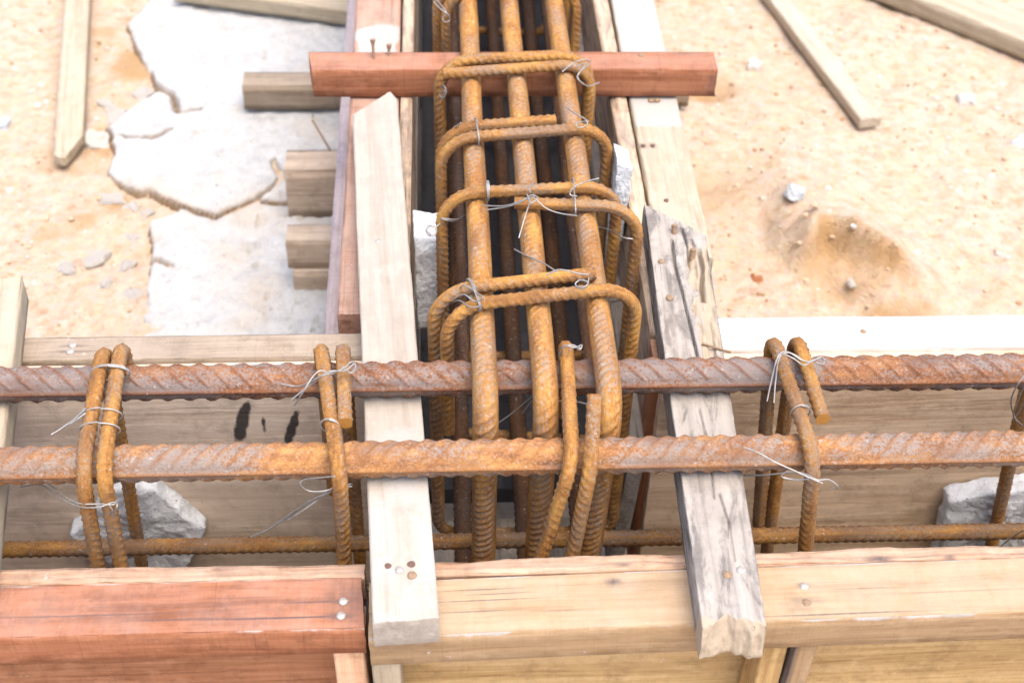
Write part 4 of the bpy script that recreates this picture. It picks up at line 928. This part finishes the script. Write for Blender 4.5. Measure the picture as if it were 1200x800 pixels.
# ------------------------------------------------------------------ mortar spacers
def lump(name, poly, thick, plane, off, seed, mat, amp=0.0025):
    """a flat lump of mortar: 2-D outline given a thickness, roughened all over"""
    k = len(poly); c = np.mean(np.array(poly), 0)
    den = []
    for a in range(k):
        p, q = np.array(poly[a]), np.array(poly[(a + 1) % k]); n = max(2, int(np.linalg.norm(q - p) / 0.003))
        for b in range(n): den.append(p + (q - p) * b / n)
    den = np.array(den); n = len(den)
    rings = []
    for f, h in [(q / 14, 0) for q in range(14)] + [(0.97, 0.02), (1.0, 0.12), (1.0, 0.3), (1.0, 0.5), (1.0, 0.7), (1.0, 0.88), (0.97, 0.98)] + [(q / 14, 1) for q in range(13, -1, -1)]:
        rings.append(np.column_stack([c + (den - c) * max(f, 0.02), np.full(n, (h - 0.5) * thick)]))
    V = np.array(rings)
    d = np.stack([fbm(V[..., 0] * 60 + 9, V[..., 1] * 60, V[..., 2] * 60, seed + s, 4) for s in (0, 30, 60)], -1)
    V = V + d * amp + 0.5 * amp * np.stack([fbm(V[..., 0] * 300 + 9, V[..., 1] * 330, V[..., 2] * 330, seed + s, 3) for s in (5, 35, 65)], -1)
    nr = len(rings)
    q = []
    for a in range(nr - 1):
        for b in range(n):
            q.append((a * n + b, a * n + (b + 1) % n, (a + 1) * n + (b + 1) % n, (a + 1) * n + b))
    V = V.reshape(-1, 3)
    u, v, w = V[:, 0], V[:, 1], V[:, 2]
    P = np.stack([u, w + off, v], 1) if plane == 'xz' else np.stack([w + off, u, v], 1)
    me = np_mesh(name, P, np.array(q))
    return link(name, me, mat)
tag(lump('mortar_spacer', [(-0.342, -0.157), (-0.322, -0.140), (-0.304, -0.106), (-0.268, -0.107), (-0.252, -0.135), (-0.2365, -0.155), (-0.240, -0.166), (-0.262, -0.215), (-0.30, -0.215), (-0.335, -0.172)], 0.016, 'xz', -0.0355, 3, M['spacer'], 0.0035),
    'irregular pale mortar lump behind the double-legged stirrup', 'spacer')
tag(lump('mortar_spacer', [(0.3450, -0.138), (0.372, -0.128), (0.43, -0.120), (0.45, -0.17), (0.44, -0.225), (0.352, -0.222)], 0.018, 'xz', -0.0370, 13, M['spacer'], 0.0035),
    'squarish pale mortar block against the brown panel', 'spacer')
tag(lump('mortar_spacer', [(-0.0725, 0.0200), (-0.0540, 0.0165), (-0.0525, -0.01), (-0.0545, -0.055), (-0.0570, -0.080), (-0.0700, -0.082)], 0.034, 'xz', 0.1180, 23, M['spacer'], 0.0024),
    'upright pale mortar block wedged beside the oblique-ended whitish batten', 'spacer')
tag(lump('mortar_spacer', [(0.0905, 0.0420), (0.1025, 0.0360), (0.1030, -0.010), (0.1010, -0.040), (0.0895, -0.038)], 0.030, 'xz', 0.1760, 33, M['spacer'], 0.0022),
    'pale mortar block wedged against the old grey boards of the branch trench', 'spacer')

# ------------------------------------------------------------------ offcuts lying on the ground
def offcut(p0, p1, W, T, mat, label, seed, **kw):
    Mx, L = span(p0, p1)
    return tag(link('timber_offcut', board_mesh('offcut', L, W, T, seed=seed, dx=0.006, ny=8, **kw), mat, None, Mx), label, 'timber')
offcut((-0.4870, 0.6250, -0.2900), (-0.5600, 1.1500, -0.2880), 0.034, 0.012, M['cream_wood'], 'pointed weathered lath lying on the sand beside the broken screed', 121, e0=lambda y, z: np.where(y < 0.004, (0.004 - y) * 2.2, (y - 0.004) * 0.8))
offcut((-0.4000, 1.0150, -0.2760), (-0.1500, 0.9500, -0.2760), 0.060, 0.022, M['cream_wood'], 'cream board lying flat on the whitish screed', 122)
offcut((0.4860, 0.6960, -0.2920), (0.3950, 1.1200, -0.2900), 0.030, 0.014, M['lath'], 'long thin stick lying on the sand behind the brown clod', 123)
offcut((0.5450, 1.0780, -0.2860), (0.9250, 0.7230, -0.2860), 0.075, 0.026, M['cream_wood'], 'wide pale plank lying on the sand beyond the thin stick', 124)

# ------------------------------------------------------------------ stones
def stone_mesh(name, seed, sub=3, rough=0.28, sq=(1, 1, 0.7)):
    import bmesh
    bm = bmesh.new(); bmesh.ops.create_icosphere(bm, subdivisions=sub, radius=1.0)
    co = np.array([v.co[:] for v in bm.verts])
    f = 1 + rough * fbm(co[:, 0] * 1.6 + seed * 3.7, co[:, 1] * 1.6, co[:, 2] * 1.6, seed, 4)
    co = np.clip(co, -0.78 - 0.1 * (seed % 3), 0.8) * f[:, None] * np.array(sq)
    for v, c in zip(bm.verts, co): v.co = c
    me = bpy.data.meshes.new(name); bm.to_mesh(me); bm.free()
    for p in me.polygons: p.use_smooth = False
    return me
def stone(x, y, s, mat, label, seed, group, dz=0.2, sq=(1, 1, 0.7), rz=0.0, zbase=None):
    me = stone_mesh('stone', seed, 3, 0.75, sq); me.materials.append(M[mat])
    z = (ground_z(x, y) if zbase is None else zbase) + s * (dz - 0.15)
    return tag(link('stone', me, None, None, Matrix.Translation((x, y, z)) @ Matrix.Rotation(rz, 4, 'Z') @ Matrix.Scale(s, 4)), label, 'stone', group)
GS = 'stones lying on the sand'
stone(-0.468, 0.690, 0.0170, 'stone', 'rounded grey-tan stone beside the tip of the pointed lath', 1, GS, 0.3)
stone(0.355, 0.532, 0.0125, 'stone_blue', 'bluish white stone on the sand just behind the brown clod', 2, GS, 0.4)
stone(0.392, 0.392, 0.0065, 'stone', 'small white stone stuck in the front of the brown clod', 3, GS, 0.4, (0.6, 1, 0.8), 0.3)
stone(0.294, 0.412, 0.0070, 'stone_red', 'little brick-red stone between the weathered batten and the brown clod', 4, GS, 0.4)
stone(0.668, 0.668, 0.0100, 'stone_blue', 'bluish stone on the sand away from the brown clod', 5, GS, 0.3)
stone(0.628, 0.765, 0.0130, 'stone', 'pale stone on the sand near the wide pale plank', 6, GS, 0.3)
stone(0.365, 0.845, 0.0100, 'stone', 'flat pale stone beside the thin stick', 8, GS, 0.2)
stone(0.478, 0.842, 0.0070, 'stone_blue', 'small blue-grey stone under the thin stick', 9, GS, 0.3)
stone(-0.585, 0.72, 0.0110, 'stone_blue', 'grey-blue stone left of the pointed lath', 12, GS, 0.2)
stone(-0.190, 0.480, 0.0240, 'crumb', 'flat white flake of screed between the two grey joist ends', 11, None, 0.25, (1.1, 0.8, 0.35), 0.2, GZ + 0.012)
rnd = random.Random(5)
CH = [(-0.43, 0.462, 0.015), (-0.395, 0.452, 0.010), (-0.458, 0.447, 0.011), (-0.398, 0.505, 0.010), (-0.412, 0.420, 0.008), (-0.378, 0.400, 0.010),
      (-0.43, 0.575, 0.015), (-0.405, 0.560, 0.010), (-0.450, 0.742, 0.019), (-0.425, 0.790, 0.014), (-0.470, 0.770, 0.010), (-0.385, 0.545, 0.008)]
for k, (x, y, s) in enumerate(CH):
    stone(x, y, s, 'crumb', 'broken white crumb of screed lying along its ragged edge on the sand', 30 + k, 'crumbs of screed on the sand', 0.05, (1.15, 0.9, 0.5), rnd.uniform(0, 6))

# loose grit: too many to count, one mesh
g = np.random.default_rng(4)
base = stone_mesh('grit_base', 3, 1, 0.4, (1, 1, 0.8))
bv = np.array([v.co[:] for v in base.vertices]); bf = np.array([p.vertices[:] for p in base.polygons])
bpy.data.meshes.remove(base)
def grit(name, n, smin, smax, mat, seed, label):
    g = np.random.default_rng(seed)
    px = g.uniform(-0.85, 1.1, n * 2); py = g.uniform(0.05, 1.4, n * 2)
    ok = ~((px > -0.37) & (px < 0.175)); px, py = px[ok][:n], py[ok][:n]; k = len(px)
    s = smin + (smax - smin) * g.random(k) ** 3; a = g.uniform(0, 6.28, k); st = g.uniform(0.6, 1.2, (k, 3))
    ia = np.clip(np.searchsorted(gx, px), 1, len(gx) - 1); ib = np.clip(np.searchsorted(gy, py), 1, len(gy) - 1)
    pz = H[ia, ib] + s * 0.2
    v = bv[None] * st[:, None, :] * s[:, None, None]
    vx = v[..., 0] * np.cos(a)[:, None] - v[..., 1] * np.sin(a)[:, None]; vy = v[..., 0] * np.sin(a)[:, None] + v[..., 1] * np.cos(a)[:, None]
    P = np.stack([vx + px[:, None], vy + py[:, None], v[..., 2] + pz[:, None]], -1).reshape(-1, 3)
    F = (bf[None] + (np.arange(k) * len(bv))[:, None, None]).reshape(-1, 3)
    o = link(name, np_mesh(name, P, None, F, smooth=False), M[mat])
    tag(o, label, 'gravel', kind='stuff')
grit('loose_grit', 4500, 0.0011, 0.0045, 'grit_tan', 1, 'tan grit scattered over the sand')
grit('white_grit', 1100, 0.0012, 0.0045, 'grit_white', 2, 'white grit scattered over the sand')
grit('brown_grit', 900, 0.0012, 0.0042, 'grit_brown', 3, 'brown grit scattered over the sand')
